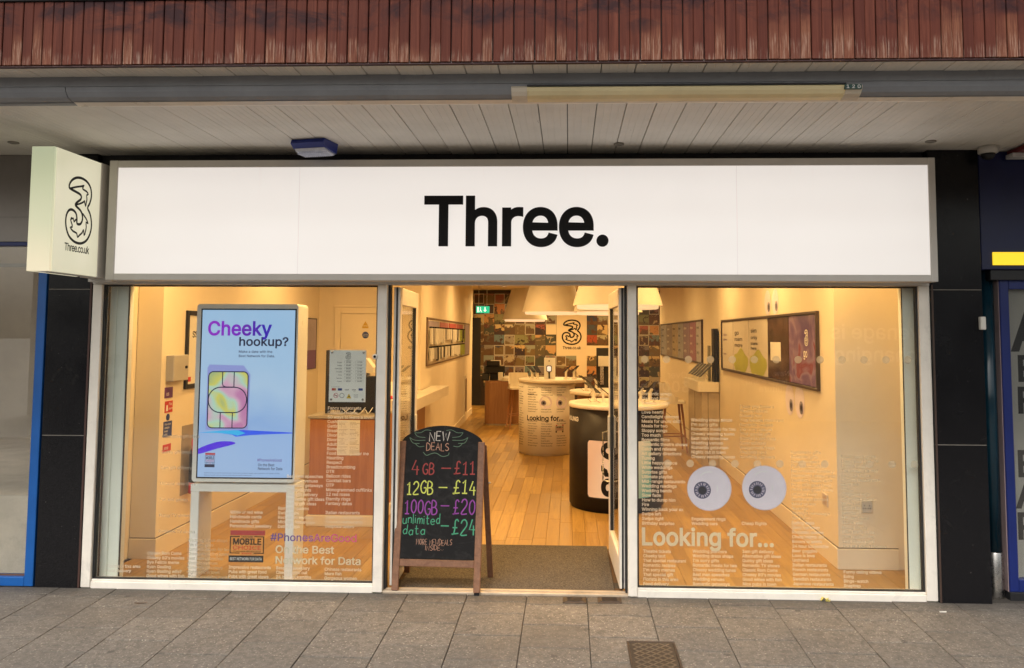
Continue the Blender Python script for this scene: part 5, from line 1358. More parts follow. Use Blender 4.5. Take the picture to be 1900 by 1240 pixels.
a = P(1107, 745, Y=8.2); b = P(1135, 646, Y=8.2)
m = MB(); m.box(a.x, a.x+.50, 8.2, 8.35, 0, b.z, .005); m.build('back_panel', DARK, sp)
h0 = P(1110, 680, Y=8.16); h1 = P(1133, 661, Y=8.16); m = MB(); m.box(h0.x, h0.x+.62, 8.15, 8.19, h0.z, h1.z, .004); m.build('header_card', PAPER, sp)
m = MB(); m.box(a.x+.06, a.x+.12, 8.17, 8.199, .9, h0.z, .003); m.build('strut', STEEL, sp)

# ---- left side of the shop
dt = thing('digital_totem', 'white digital screen stand with a blue lit advert in the window', 'advertising screen', (-1.98, .32, 0))
TY = .21
x0 = (P(366, 570, Y=TY).x+P(356, 885, Y=TY).x)/2; x1 = (P(553, 570, Y=TY).x+P(547, 890, Y=TY).x)/2
zt = P(455, 564.5, Y=TY).z; zb = P(450, 895, Y=TY).z; zs = P(450, 899, Y=TY).z
TD = .215
m = MB(); m.prism(rrect(x0, x1, zb, zt, .022, 5), 'y', TY, TY+TD); cs = m.build('case', WHITE, dt)
sx0_ = (P(375, 575, Y=TY).x+P(363, 885, Y=TY).x)/2; sx1_ = (P(551.5, 575, Y=TY).x+P(542.5, 885, Y=TY).x)/2; sz0 = P(450, 888.5, Y=TY).z; sz1 = P(460, 573, Y=TY).z
m = MB(); m.box(sx0_, sx1_, TY-.002, TY+.01, sz0, sz1); bz = m.build('bezel', INKB, dt)
e_ = .010
def _screen():
    t = NT('lit_blue_screen'); co = t.sep(t.coord('Object')); n = t.noise(t.coord('Object'), 1.6, 2)
    k = t.math('ADD', t.math('MULTIPLY', co[2], .45), t.math('MULTIPLY_ADD', n, .5, -.45))
    c = t.ramp(k, [(.0, (.40, .58, .88)), (.28, (.34, .54, .92)), (.42, (.50, .70, .95)), (.7, (.40, .64, .93))])
    t.col((.02, .02, .02)); t.rough(.2); t.link(c, t.b.inputs['Emission Color']); t.b.inputs['Emission Strength'].default_value = .62; return t.m
m = MB(); m.box(sx0_+e_, sx1_-e_, TY-.0035, TY, sz0+e_, sz1-e_); scr = m.build('screen', _screen(), dt)
SCX = lambda u: sx0_+e_+u*(sx1_-sx0_-2*e_)
SCZ = lambda v: sz0+e_+v*(sz1-sz0-2*e_)
sw_, sh_ = sx1_-sx0_-2*e_, sz1-sz0-2*e_
SY = TY-.0045
def lit(name, c, s=.66): return emit(name, c, s, (.02, .02, .02), .0)
INKL = lit('screen_dark_blue', (.006, .008, .05)); 
CKC = [lit('screen_violet_%d' % i, c) for i, c in enumerate(((.30, .005, .62), (.27, .01, .62), (.22, .0, .60), (.15, .0, .50), (.08, .0, .48), (.035, .0, .50)))]
def stext(mb, body, u0, u1, v0, v1, off, lay=0):
    g = text_geo(body, off, 0, 1, 3); xs = [q[0] for q in g[0]]; k = (u1-u0)*sw_/(max(xs)-min(xs))
    put(mb, g, lambda q: (SCX(u0)+(q[0]-min(xs))*k, SY-.0004*lay, SCZ(v0)+q[1]/CAP*(v1-v0)*sh_))
word = 'Cheeky'; m = MB(); full = text_geo(word, .020, 0, 1, 4); xs = [q[0] for q in full[0]]; k = (.755-.065)*sw_/(max(xs)-min(xs))
for i, ch in enumerate(word):
    right = max(q[0] for q in text_geo(word[:i+1], .020, 0, 1, 4)[0]); v, f = text_geo(ch, .020, 0, 1, 4); mr = max(q[0] for q in v)
    m.mat(i); m.add([(SCX(.065)+(q[0]-mr+right-min(xs))*k, SY, SCZ(.848)+q[1]/CAP*.082*sh_) for q in v], f)
m.build('headline', CKC, scr)
m = MB(); stext(m, 'hookup?', .405, .935, .785, .835, .018); stext(m, 'Make a date with the', .405, .765, .742, .756, .010); stext(m, 'Best Network for Data.', .405, .795, .716, .730, .010)
stext(m, 'On the Best', .645, .82, .067, .083, .010); stext(m, 'Network for Data', .645, .905, .045, .061, .010)
for i in range(2): stext(m, 'Based on the consumer awards vote. Terms and conditions apply, see website for full details of offer', .075, .88-.3*i, .022-.013*i, .028-.013*i, .0)
m.build('screen_lettering', INKL, scr)
m = MB(); stext(m, '#PhonesAreGood', .635, .895, .095, .112, .006); m.build('screen_hashtag', lit('screen_hashtag_violet', (.10, .01, .25)), scr)
# sim card picture
def _chip():
    t = NT('lit_chip_picture'); co = t.sep(t.coord('Object')); n = t.noise(t.coord('Object'), 5.5, 1, .4, .6)
    c = t.ramp(t.math('ADD', t.math('MULTIPLY_ADD', n, 1.5, -.75), t.math('MULTIPLY_ADD', co[2], 1.1, -.92)), [(.28, (.62, .24, .48)), (.40, (.78, .46, .62)), (.50, (.50, .78, .62)), (.60, (.74, .70, .14)), (.75, (.46, .56, .24))])
    t.col((.02, .02, .02)); t.link(c, t.b.inputs['Emission Color']); t.b.inputs['Emission Strength'].default_value = .62; return t.m
su = lambda px: (px-328)/(1110-328)       # fractions read off the advert itself
sv = lambda py: 1-(py-150)/(1460-150)
pts = [(su(385), sv(1095)), (su(740), sv(1095)), (su(748), sv(660)), (su(690), sv(588)), (su(400), sv(582)), (su(385), sv(610))]
m = MB(); m.add([(SCX(a_), SY, SCZ(b_)) for a_, b_ in pts], [tuple(range(len(pts)))]); m.build('card_picture', lit('screen_lavender', (.33, .38, .80), .62), scr)
rr_ = [(a_, b_) for a_, b_ in rrect(SCX(su(398)), SCX(su(730)), SCZ(sv(1078)), SCZ(sv(638)), .035, 6)]
m = MB(); m.add([(a_, SY-.0006, b_) for a_, b_ in rr_], [tuple(range(len(rr_)))]); m.build('chip_picture', _chip(), scr)
m = MB(); mp = lambda u, v: (u, SY-.0012, v); S2 = lambda px, py: (SCX(su(px)), SCZ(sv(py)))
ribbon(m, rr_, .0075, mp, True)
ribbon(m, [S2(515, 640), S2(515, 730), S2(522, 750), S2(545, 758), S2(620, 758)], .007, mp); ribbon(m, [S2(612, 640), S2(612, 755)], .007, mp)
ov = rrect(S2(400, 0)[0], S2(722, 0)[0], S2(0, 958)[1], S2(0, 760)[1], (S2(0, 760)[1]-S2(0, 958)[1])*.49, 8)
ribbon(m, ov, .0075, mp, True)
for px in (505, 606): ribbon(m, [S2(px, 958), S2(px, 1078)], .007, mp)
m.build('chip_outline', INKL, scr)
# coloured ribbons across the advert
m = MB(); mq = lambda u, v: (SCX(u), SY, SCZ(v))
up = [(0, .262), (.25, .276), (.45, .281), (.7, .275), (1, .268)]; lo = [(1, .262), (.8, .258), (.55, .250), (.40, .240), (.36, .252), (.2, .262)]
m.add([mq(*p) for p in up+lo], [tuple(range(len(up)+len(lo)))]); m.build('ribbon_picture', lit('screen_bright_blue', (.02, .10, .90), .7), scr)
m = MB(); m.add([(p[0], p[1]-.0004, p[2]) for p in (mq(.0, .263), mq(.25, .2755), mq(.42, .2795), mq(.5, .262), mq(.42, .246), mq(.36, .254), mq(.2, .262))], [tuple(range(7))]); m.build('ribbon_picture', lit('screen_cyan', (.03, .48, .90), .7), scr)
bl = [(0, .165), (.12, .195), (.24, .212), (.36, .211), (.395, .203), (.37, .193), (.2, .168), (0, .135)]
m = MB(); pp = smooth_pts(bl, True, 3); m.add([mq(*p) for p in [q for q in pp if q[0] >= 0]], [tuple(range(len([q for q in pp if q[0] >= 0])))]); m.build('ribbon_picture', lit('screen_deep_violet', (.065, .0, .80), .66), scr)
m = MB(); badge(m, lambda u, v: (SCX(.075+u*.11), SY, SCZ(.058+v*.085))); m.build('award_badge', [INKL, lit('screen_red', (.45, .04, .06)), lit('screen_white', (.8, .85, .9))], scr)
# stand
lx0 = x0-.004; lx1 = x1+.004
m = MB(); m.prism(rrect(lx0, lx1, P(450, 913, Y=TY).z, zs, .006, 3), 'y', TY, TY+TD); st = m.build('stand_beam', WHITE, dt)
for a_, b_ in ((lx0, lx0+.062), (lx1-.062, lx1)):
    m = MB(); m.box(a_, b_, TY, TY+TD, .0, P(450, 913, Y=TY).z-.0005, .004); m.build('leg', WHITE, dt)
m = MB(); m.box(lx0+.0, lx1, TY+.02, TY+TD-.02, .0, .012, .003); m.V = [(v[0], v[1], v[2]+.0) for v in m.V]

wdk = thing('reception_desk', 'orange brown wooden desk with a cream plinth behind the screen', 'desk', (-1.62, 2.1, 0))
m = MB(); m.box(-1.925, -1.30, 1.80, 2.45, .098, .96, .004); m.build('body', DESKW, wdk)
m = MB(); m.box(-1.935, -1.28, 1.775, 2.46, .0, .097, .004); m.build('plinth', CREAM, wdk)
m = MB(); m.box(-1.945, -1.29, 1.79, 2.46, .961, .99, .004); m.build('desk_top', paint('grey_desk_top', (.36, .32, .27), .4), wdk)
a = P(625, 845, Y=1.796); b = P(668, 780, Y=1.796)
pn = thing('paper_notice', 'white printed paper notice taped to the front of the wooden desk', 'notice', ((a.x+b.x)/2, 1.797, a.z))
m = MB(); m.box(a.x, b.x, 1.7965, 1.7995, a.z, b.z); m.build('sheet', PAPER, pn)
m = MB()
for cx_ in (0, 1):
    for k in range(26):
        u0 = a.x+.012+cx_*(b.x-a.x)*.5; z = b.z-.02-k*.0112
        if k % 7 == 5: continue
        m.rect(u0, u0+(b.x-a.x)*random.uniform(.25, .44), z, z+.0035, 1.796)
m.build('printed_lines', paint('faded_grey_ink', (.30, .27, .23), .6), pn)
mn = thing('desk_monitor', 'large black monitor and equipment seen from behind on the wooden desk', 'monitor', (-1.65, 2.05, .99))
a = P(603, 770, Y=2.0); b = P(612, 650, Y=2.0); m = MB(); m.box(a.x, -1.36, 2.0, 2.05, 1.02, 1.34, .008); m.build('screen_back', BLACKP, mn)
m = MB(); m.box(a.x, b.x-.01, 1.99, 2.10, .991, b.z, .004); m.build('upright', DARK, mn)
m = MB(); m.box(-1.72, -1.55, 2.05, 2.2, .99, 1.03, .004).box(-1.66, -1.61, 2.05, 2.09, 1.03, 1.2, .004); m.build('foot', BLACKP, mn)
m = MB(); m.box(-1.50, -1.32, 2.10, 2.30, .99, 1.10, .01); m.build('box', DARK, mn)
m = MB()
for k in range(4): m.tube(smooth_pts([(-1.78+.1*k, 2.02, 1.03), (-1.74+.1*k, 1.93, 1.0+.02*(k % 2)), (-1.66+.08*k, 1.92, .996), (-1.6+.07*k, 1.97, 1.05)], False, 3), .004, 5)
m.build('cable', INKW, mn)
m = MB(); c = P(678, 690, Y=2.2); m.prism([(-.06, 0), (.07, 0), (.07, .05), (.0, .14), (-.06, .14)], 'y', 2.22, 2.36); m.V = [(v[0]+c.x, v[1], v[2]+1.36) for v in m.V]; 
m2 = MB(); m2.box(c.x-.02, c.x+.02, 2.27, 2.31, .99, 1.36, .003); pr_ = thing('card_printer', 'small cream printer raised behind the desk monitor', 'printer', (c.x, 2.29, .99)); m.build('body', CREAM, pr_); m2.build('post', STEEL, pr_)

sc2 = thing('service_counter', 'white topped service counter with wooden base along the accessory wall', 'counter', (-1.4, 4.2, 0))
m = MB(); m.prism([(-1.78, 3.02), (-1.215, 3.02), (-1.215, 5.55), (-1.455, 5.55), (-1.415, 4.59), (-1.78, 4.59)], 'z', .905, 1.03); m.build('counter_top', CREAM, sc2)
m = MB(); m.box(-1.74, -1.36, 3.12, 4.55, 0, .904, .004); m.build('base', DESKW2, sc2)
for i, (x, y, s) in enumerate(((-1.52, 3.55, .16), (-1.33, 3.45, .13), (-1.40, 4.0, .2))):
    lb = ('white product box on the service counter seen through the door glass', 'smaller white product box at the edge of the service counter', 'leaning white product card further along the service counter')[i]
    m = MB(); m.box(x-.05, x+.05, y-.02, y+.02, 1.03, 1.03+s, .004); m.V = [(v[0]-(v[2]-1.03)*.15, v[1]+(v[2]-1.03)*.3, v[2]) for v in m.V]; m.solo('product_box', PAPER, lb, 'box')
m = MB(); m.lathe([(.05, 1.031), (.055, 1.045), (.04, 1.06), (.002, 1.064)], (-1.50, 3.25, 0), 20); m.solo('speaker_puck', RED, 'small round red accessory lying on the service counter', 'accessory')
m = MB(); m.box(-1.42, -1.24, 3.05, 3.3, .0, .80, .01); t = m.solo('white_bin', CREAM, 'slim white bin beside the service counter behind the chalkboard', 'bin')

dr = thing('staff_door', 'cream panelled staff door with warning stickers in the alcove', 'door', (-2.1, 4.6, 0))
z = P(640, 571, Y=4.58).z; xa_ = P(621, 600, Y=4.58).x
m = MB(); m.box(xa_, xa_+.075, 4.575, 4.609, 0, z, .004).box(xa_+.92, xa_+.995, 4.575, 4.609, 0, z, .004).box(xa_+.075, xa_+.92, 4.575, 4.609, z-.075, z, .004).box(xa_-.015, xa_+1.01, 4.565, 4.609, z+.001, z+.03, .004); m.build('frame', WALLP, dr)
m = MB(); m.box(xa_+.078, xa_+.917, 4.590, 4.609, .01, z-.078, .003); lf = m.build('leaf', WALLP, dr)
m = MB(); c0_ = P(678, 602, Y=4.588)
m.add([(c0_.x-.036, 4.588, c0_.z-.018), (c0_.x+.036, 4.588, c0_.z-.018), (c0_.x, 4.588, c0_.z+.04)], [(0, 1, 2)]); m.rect(c0_.x-.040, c0_.x+.040, c0_.z-.050, c0_.z-.024, 4.588); m.build('warning_sticker', paint('sticker_yellow', (.66, .42, .03), .5), lf)
c0_ = P(678, 622, Y=4.588); m = MB(); m.disc((c0_.x, 4.588, c0_.z), .043, 24); m.build('round_sticker', BLUEP, lf)
m = MB(); text_at(m, 'Fire door', c0_.x, c0_.z+.005, .012, 4.5875, .01, 'CENTER'); text_at(m, 'keep shut', c0_.x, c0_.z-.016, .012, 4.5875, .01, 'CENTER'); m.build('sticker_lettering', INKW, lf)
m = MB(); m.box(P(738, 650, Y=4.59).x, P(756, 650, Y=4.59).x, 4.596, 4.608, P(738, 652, Y=4.59).z, P(738, 604, Y=4.59).z, .003); m.solo('wall_chart', PAPER, 'pale wall chart in the alcove seen through the open door glass', 'chart')

def flat_on_left(name, y0, y1, z0, z1, d, mat, lab, cat, group=None):
    m = MB(); m.box(LW, LW+d, y0, y1, z0, z1, min(.003, d/3)); return m.solo(name, mat, lab, cat, group)
po_ = thing('framed_poster', 'black framed white poster on the wall behind the screen', 'poster', (LW, 1.4, 1.27))
m = MB(); m.box(LW, LW+.02, 1.05, 1.09, 1.272, 1.925, .003).box(LW, LW+.02, 1.91, 1.95, 1.272, 1.925, .003).box(LW, LW+.02, 1.09, 1.91, 1.272, 1.31, .003).box(LW, LW+.02, 1.09, 1.91, 1.885, 1.925, .003); m.build('frame', BLACKP, po_)
m = MB(); m.box(LW, LW+.008, 1.09, 1.91, 1.31, 1.885); pp_ = m.build('print', PAPER, po_)
m = MB(); ribbon(m, [(1.2, 1.75), (1.45, 1.60), (1.6, 1.4)], .008, lambda u, v: (LW+.009, u, v)); text_at(m, 'ss', 1.16, 1.70, .07, LW+.009, .01, nrm='+x'); m.build('drawing', INKB, pp_)
m = MB(); m.quad((LW+.009, 1.11, 1.33), (LW+.009, 1.16, 1.33), (LW+.009, 1.16, 1.37), (LW+.009, 1.11, 1.37)); m.build('badge', RED, pp_)
pp2 = thing('purple_poster', 'narrow two tone purple poster on the wall beside the alcove', 'poster', (LW, 4.15, 1.3))
m = MB(); m.box(LW, LW+.012, 3.55, 4.50, 1.30, 1.93, .003); m.build('backing', BLACKP, pp2)
m = MB(); m.box(LW+.012, LW+.014, 3.56, 4.46, 1.535, 1.915); m.build('upper_print', LILAC, pp2)
m = MB(); m.box(LW+.012, LW+.014, 3.56, 4.46, 1.31, 1.534); lp = m.build('lower_print', PURPLE, pp2)
m = MB(); text_at(m, 'less', 3.62, 1.62, .09, LW+.0155, .012, nrm='+x', sx=1.6); text_at(m, 'roaming', 3.62, 1.50, .035, LW+.0155, .008, nrm='+x', sx=1.6); m.build('lettering', INKW, pp2)
wb = thing('control_box', 'pale grey control box on the wall above the safety stickers', 'control box', (LW, .86, 1.35))
m = MB(); m.box(LW, LW+.065, .75, 1.0, 1.352, 1.56, .006); m.build('case', paint('grey_box', (.42, .40, .37), .45), wb)
m = MB(); m.lathe([(.012, LW+.065), (.012, LW+.075), (.008, LW+.078)], (0, .95, 1.46), 10, 'x'); m.build('knob', INKB, wb)
for nm, a_, b_, z0, z1, mt, lb in (('purple_sticker', .745, .87, 1.22, 1.305, PURPLE, 'small purple label on the wall above the red fire sign'), ('fire_sign', .755, .875, 1.105, 1.195, RED, 'red fire action sign with white lettering on the wall'), ('mandatory_sign', .745, .875, .915, 1.035, BLUEP, 'blue mandatory sign with white lettering above the small red label'), ('red_label', .745, .87, .80, .855, RED, 'small red label lowest of the wall stickers')):
    m = MB(); m.box(LW, LW+.004, a_, b_, z0, z1); t = thing(nm, lb, 'wall sign', (LW, (a_+b_)/2, z0), 'safety signs on the window end wall'); m.build('plate', mt, t)
    m = MB()
    if nm == 'fire_sign':
        m.quad((LW+.005, a_+.012, z0+.012), (LW+.005, a_+.045, z0+.012), (LW+.005, a_+.04, z0+.06), (LW+.005, a_+.018, z0+.06)); text_at(m, 'Fire', a_+.055, z0+.055, .022, LW+.005, .01, nrm='+x'); text_at(m, 'alarm', a_+.055, z0+.022, .018, LW+.005, .01, nrm='+x')
    elif nm == 'mandatory_sign':
        for i, s in enumerate(('Fire door', 'always', 'keep', 'shut')): text_at(m, s, a_+.01, z1-.03-.026*i, .017, LW+.005, .008, nrm='+x')
    elif nm == 'red_label': text_at(m, 'stop', a_+.012, z0+.016, .024, LW+.005, .012, nrm='+x')
    else: text_at(m, 'us', a_+.02, z0+.02, .03, LW+.005, .012, nrm='+x')
    m.build('lettering', INKW, t)
m = MB(); m.disc((LW+.003, .81, 1.065), .026, 20, None, 'x'); 
m = MB(); m.lathe([(.027, LW), (.027, LW+.003)], (0, .81, 1.068), 20, 'x'); m.solo('round_sign', BLUEP, 'tiny round blue sticker between the red and blue wall signs', 'wall sign', 'safety signs on the window end wall')
fe = thing('fire_extinguisher', 'black fire extinguisher with a red hose and red base on a grey board', 'fire extinguisher', (LW+.09, 1.17, .42))
m = MB(); m.box(LW, LW+.006, 1.05, 1.32, .40, .97, .002); m.build('backboard', paint('grey_board', (.30, .26, .22), .6), fe)
m = MB(); m.lathe([(.055, .50), (.060, .505), (.060, .74), (.045, .78), (.02, .80)], (LW+.085, 1.16, 0), 24); m.build('cylinder', BLACKP, fe)
m = MB(); m.lathe([(.058, .41), (.060, .415), (.060, .499)], (LW+.085, 1.16, 0), 24); m.build('base', RED, fe)
m = MB(); m.tube(smooth_pts([(LW+.085, 1.16, .80), (LW+.08, 1.12, .85), (LW+.085, 1.08, .84), (LW+.095, 1.07, .76), (LW+.10, 1.08, .66)], False, 4), .012, 8); m.build('hose', RED, fe)
m = MB(); m.box(LW+.07, LW+.10, 1.12, 1.22, .80, .825, .004); m.build('handle', RED, fe)

# ---- accessory display on the angled wall
ad = thing('accessory_display', 'glass fronted wall display of hanging phone accessories with pink headers', 'display case', tuple((DA+DB)/2+Vector((0, 0, 1.25))))
def WV(s, z, off): q_ = DA+DD*s+DN*off; return Vector((q_.x, q_.y, z))
s0 = (onwall(791, 640)-DA).dot(DD); s1 = (onwall(869, 640)-DA).dot(DD); zz1 = (onwall(791, 594).z+onwall(869, 601).z)/2; zz0 = (onwall(791, 676).z+onwall(869, 658).z)/2
def wbox(mb, s_a, s_b, z_a, z_b, o_a, o_b):
    V = [WV(s_, z_, o_) for s_ in (s_a, s_b) for o_ in (o_a, o_b) for z_ in (z_a, z_b)]
    mb.add(V, [(0, 1, 3, 2), (4, 6, 7, 5), (0, 4, 5, 1), (2, 3, 7, 6), (0, 2, 6, 4), (1, 5, 7, 3)])
m = MB()
for q_ in ((s0-.04, s1+.04, zz1, zz1+.018), (s0-.04, s1+.04, zz0-.018, zz0), (s0-.04, s0, zz0, zz1), (s1, s1+.04, zz0, zz1)): wbox(m, *q_, 0, .02)
m.build('frame', paint('mid_brown_frame', (.14, .085, .055), .4), ad)
m = MB(); wbox(m, s0, s1, zz0, zz1, 0, .004); m.build('back_panel', paint('pale_back_panel', (.68, .61, .50), .5), ad)
LS = s1-s0; HS = zz1-zz0
HDR = [LILAC, paint('pink_header', (.42, .14, .16), .5), paint('red_header', (.45, .08, .08), .5), paint('red_pink_header', (.48, .10, .12), .5)]
for i in range(4):
    m = MB(); wbox(m, s0+LS*(.02+i*.195), s0+LS*(.19+i*.195), zz1-HS*.17, zz1-HS*.04, .006, .016); m.build('header_card', HDR[i], ad)
m = MB(); wbox(m, s0+LS*.84, s0+LS*.99, zz0+HS*.02, zz1-HS*.02, .006, .02); m.build('side_poster', LILAC, ad)
acc = MB(); rng = random.Random(5)
for row, (zt_, hmin, hmax) in enumerate(((zz0+HS*.80, .16, .24), (zz0+HS*.36, .14, .20))):
    s_ = s0+LS*.02
    while s_ < s0+LS*.80:
        w_ = rng.uniform(.12, .26); h_ = rng.uniform(hmin, hmax); f_ = (s_-s0)/LS
        acc.mat(3 if f_ > .62 and rng.random() < .7 else rng.choice((0, 0, 1, 0, 4, 0)))
        wbox(acc, s_, s_+w_*.75, zt_-h_, zt_, .03, .05); acc.mat(1); wbox(acc, s_+w_*.3, s_+w_*.4, zt_, zt_+.02, .01, .05)
        s_ += w_
tag(acc.build('accessory_pack', [PAPER, BLACKP, BLUEP, GREENP, paint('grey_pack', (.3, .29, .28), .4)], ad), kind='stuff')
wn_ = thing('wall_niche', 'tall slim recessed slot with pale frame at the end of the accessory wall', 'niche', tuple(onwall(862, 760)))
a = onwall(861, 760); b = onwall(866, 694); sa, sb = (a-DA).dot(DD), (b-DA).dot(DD)
m = MB(); wbox(m, sa, sb, .12, .90, 0, .01); m.build('frame', CREAM, wn_)
m = MB(); wbox(m, sa+.12, sb-.08, .18, .84, .01, .012); m.build('slot', paint('brown_slot', (.2, .13, .08), .6), wn_)

# ---- right side of the shop
def ywall(px, py=600): return P(px, py, X=RWX).y
def poster_row(lab, y_a, y_b, z_a, z_b, cells, cat='poster display'):
    t = thing('poster_display', lab, cat, (RWX, (y_a+y_b)/2, z_a))
    m = MB()
    for q_ in ((y_a-.026, y_b+.026, z_b, z_b+.024), (y_a-.026, y_b+.026, z_a-.024, z_a), (y_a-.026, y_a, z_a, z_b), (y_b, y_b+.026, z_a, z_b)): m.box(RWX-.03, RWX, *q_, .003)
    m.build('frame', paint('dark_brown_frame', (.05, .03, .022), .35), t)
    m = MB(); m.box(RWX-.006, RWX-.001, y_a, y_b, z_a, z_b); m.build('backing', DARK, t)
    for (a_, b_, build) in cells:
        m = MB(); m.box(RWX-.016, RWX, a_+.012, b_-.012, z_a+.004, z_b-.004, .002)
        build(m, t, a_, b_, z_a, z_b)
    return t
def plain(mat, ink, words=(), blot=None):
    def go(m, t, a_, b_, z_a, z_b):
        p_ = m.build('poster', mat, t); X_ = RWX-.0172; w_ = b_-a_; h_ = z_b-z_a
        if blot:
            mb = MB(); ring_ = [(a_+w_*(.5+.46*math.cos(k*.2094)), z_a+h_*(.20+.22*math.sin(k*.2094)*(1+.2*math.sin(k)))) for k in range(30)]
            mb.add([(X_, min(max(u, a_+.01), b_-.01), max(v, z_a+.006)) for u, v in ring_], [tuple(range(30))]); mb.build('colour_print', blot, p_)
        if words:
            mb = MB()
            for i, (s, v, c_) in enumerate(words): text_at(mb, s, b_-w_*.12, z_a+h_*v, h_*c_, X_-.0005, .012, nrm='-x', sx=max(.5, w_/h_*2.2))
            mb.build('lettering', ink, p_)
    return go
YB = [ywall(q_) for q_ in (1228, 1238, 1248.5, 1259, 1269, 1281, 1293, 1304)]
stripes = [paint('poster_tone_%d' % i, c_, .35, .35, 9) for i, c_ in enumerate(((.30, .31, .36), (.20, .17, .17), (.36, .30, .20), (.30, .32, .40), (.20, .14, .24), (.24, .09, .17), (.42, .42, .48)))]
W3 = [('new', .82, .07), ('deal', .62, .06), ('sim', .42, .06), ('only', .2, .07)]
poster_row('long dark framed row of seven narrow posters beyond the phone cabinet', YB[-1], YB[0], 1.33, 1.955, [(YB[i+1], YB[i], plain(stripes[i], INKW if i in (1, 4, 5) else INKB, W3)) for i in range(7)])
W4 = 0
YB = [ywall(q_) for q_ in (1342, 1362, 1391.5, 1426.5, 1466, 1518.5)]
LIMEP = paint('lime_print', (.42, .44, .08), .4, .15, 3); PWH = paint('white_poster', (.62, .57, .50), .4, .05, 3)
def darkphoto(m, t, a_, b_, z_a, z_b): 
    p_ = m.build('poster', paint('dark_shop_photo', (.07, .035, .022), .12, .7, 6), t)
    mb = MB(); mb.quad((RWX-.0172, a_+.35*(b_-a_), z_a+.18), (RWX-.0172, a_+.85*(b_-a_), z_a+.18), (RWX-.0172, a_+.85*(b_-a_), z_a+.36), (RWX-.0172, a_+.35*(b_-a_), z_a+.36)); mb.build('pale_card_print', PAPER, p_)
def purpleposter(m, t, a_, b_, z_a, z_b):
    tt = NT('purple_wave_print'); n_ = tt.noise(tt.coord('World', (1, 1.6, 2.2)), 1.6, 2, .5, .8); tt.col(tt.ramp(n_, [(.36, (.10, .05, .18)), (.5, (.20, .12, .26)), (.56, (.28, .20, .34)), (.62, (.22, .05, .10)), (.72, (.34, .16, .22))])); tt.rough(.2)
    p_ = m.build('poster', tt.m, t); mb = MB(); X_ = RWX-.0175
    emblem(mb, lambda u, v: (X_, a_+.40*(b_-a_)-u, z_a+.34+v), .10, .009); text_at(mb, 'go', a_+.45*(b_-a_), z_a+.24, .07, X_, .01, nrm='-x'); mb.build('emblem', INKW, p_)
tp = poster_row('dark framed row of lime, white and purple posters nearest the window', YB[-1], YB[0], 1.315, 1.915, [(YB[1], YB[0], plain(PWH, PURPLE, [('data', .7, .05), ('plans', .60, .045), ('from', .3, .04)])), (YB[2], YB[1], plain(PWH, INKB, [('go', .72, .08), ('roam', .60, .07), ('more', .48, .07)], LIMEP)), (YB[3], YB[2], plain(PWH, INKB, [('sim', .76, .07), ('only', .64, .06), ('plans', .54, .05), ('here', .45, .05)], LIMEP)), (YB[4], YB[3], darkphoto), (YB[5], YB[4], purpleposter)])
for (px, py, r_, lab) in ((1424.5, 562, 22.5, 'googly eye print above the wall posters, the one farther from the window'), (1438.5, 560, 23, 'googly eye print above the wall posters, the one nearer the window'), (1465.5, 741, 27.5, 'googly eye print under the purple wall poster, farther from the window'), (1484, 745, 29.5, 'googly eye print under the purple wall poster, nearer the window')):
    c = P(px, py, X=RWX); r_m = r_*(c-CP).length/F_*1.0
    m = MB(); eye_shape(m, lambda u, v, l: (RWX-.002-.0006*l, c.y-u, c.z+v), r_m, .35, -.35)
    t = thing('eye_print', lab, 'wall decal', (RWX-.002, c.y, c.z-r_m), 'eye prints on the side wall'); m.build('print', EYEM, t)
wcab = thing('phone_cabinet', 'white topped wall cabinet with a row of tilted phones beside the side wall', 'cabinet', (2.35, 5.85, 0))
m = MB(); m.prism(rrect(2.16, 2.455, 5.32, 6.60, .03, 4), 'z', .985, 1.115); m.build('cabinet_top', CREAM, wcab)
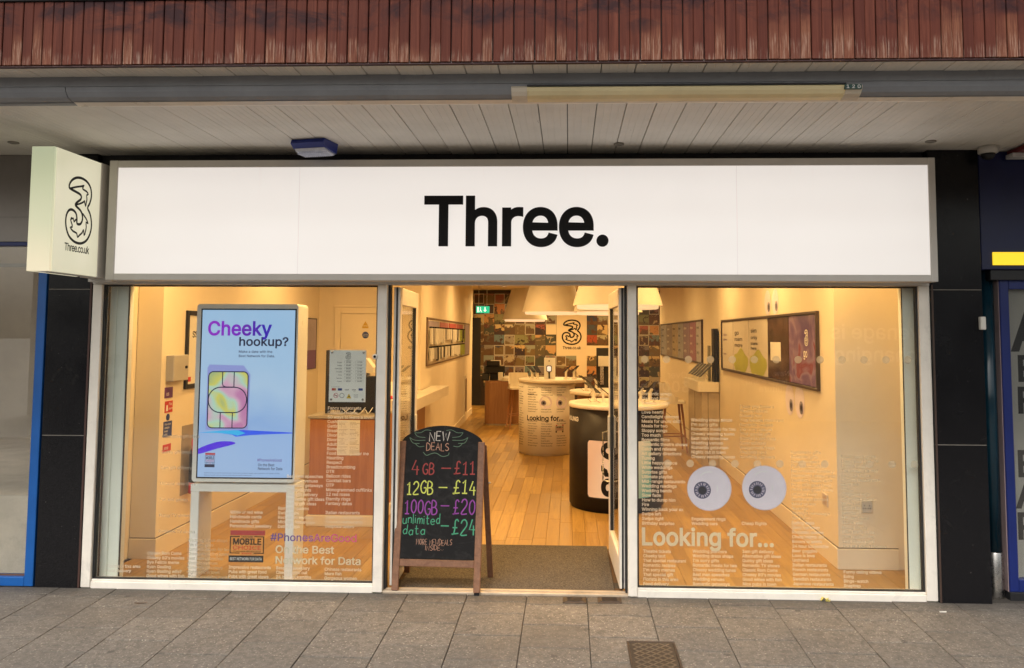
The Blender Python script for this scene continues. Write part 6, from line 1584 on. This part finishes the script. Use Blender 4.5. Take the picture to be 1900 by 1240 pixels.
m = MB(); m.box(2.22, 2.455, 5.36, 6.56, 0, .984, .004); bd = m.build('body', paint('beige_cabinet', (.46, .38, .28), .5), wcab)
m = MB(); m.box(2.217, 2.2195, 5.95, 5.956, .05, .97).box(2.30, 2.306, 5.356, 5.3595, .05, .97); m.build('door_gap', GAPL, bd)
for k in range(5):
    phone(2.27, 5.42+k*.235, 1.115, -1.5, ('dark phone at the window end of the row on the wall cabinet', 'second dark phone from the window on the wall cabinet', 'middle dark phone of the row on the wall cabinet', 'fourth dark phone from the window on the wall cabinet', 'dark phone at the far end of the row on the wall cabinet')[k], -.80, 1.5)
m = MB(); m.box(2.38, 2.44, 5.34, 5.50, 1.116, 1.83, .004); m.solo('display_slab', BLACKP, 'tall thin black panel standing on the phone cabinet beside the posters', 'panel')
m = MB(); m.box(2.36, 2.372, 5.52, 5.70, 1.116, 1.60, .004); m.solo('upright_card', paint('grey_green_panel', (.16, .15, .10), .4), 'grey green upright card beside the black panel on the phone cabinet', 'panel')

# ---- sockets
t = thing('power_socket', 'white double power socket facing the street on the window end pier', 'socket', (2.64, PY, .40))
a = P(1599, 952, Y=PY-.01); b = P(1618.5, 930, Y=PY-.01); m = MB(); m.box(a.x, b.x, PY-.010, PY, a.z, b.z, .003); m.build('plate', paint('white_socket', (.56, .54, .50), .35), t)
m = MB(); w_, h_ = b.x-a.x, b.z-a.z
for u in (.27, .73):
    for du, dv in ((0, .62), (-.09, .38), (.09, .38)): m.rect(a.x+w_*(u+du)-.003, a.x+w_*(u+du)+.003, a.z+h_*dv-.005, a.z+h_*dv+.005, PY-.0105)
m.build('pin_hole', INKB, t)
t = thing('power_socket', 'white power socket low on the side wall near the window', 'socket', (RWX, .95, .40))
m = MB(); m.box(RWX-.010, RWX, .90, 1.03, .405, .50, .003); m.build('plate', paint('pink_white_socket', (.60, .52, .46), .35), t)
m = MB(); m.quad((RWX-.0105, .925, .42), (RWX-.0105, 1.0, .42), (RWX-.0105, 1.0, .48), (RWX-.0105, .925, .48)); m.build('face', paint('pink_socket_face', (.50, .40, .34), .4), t)
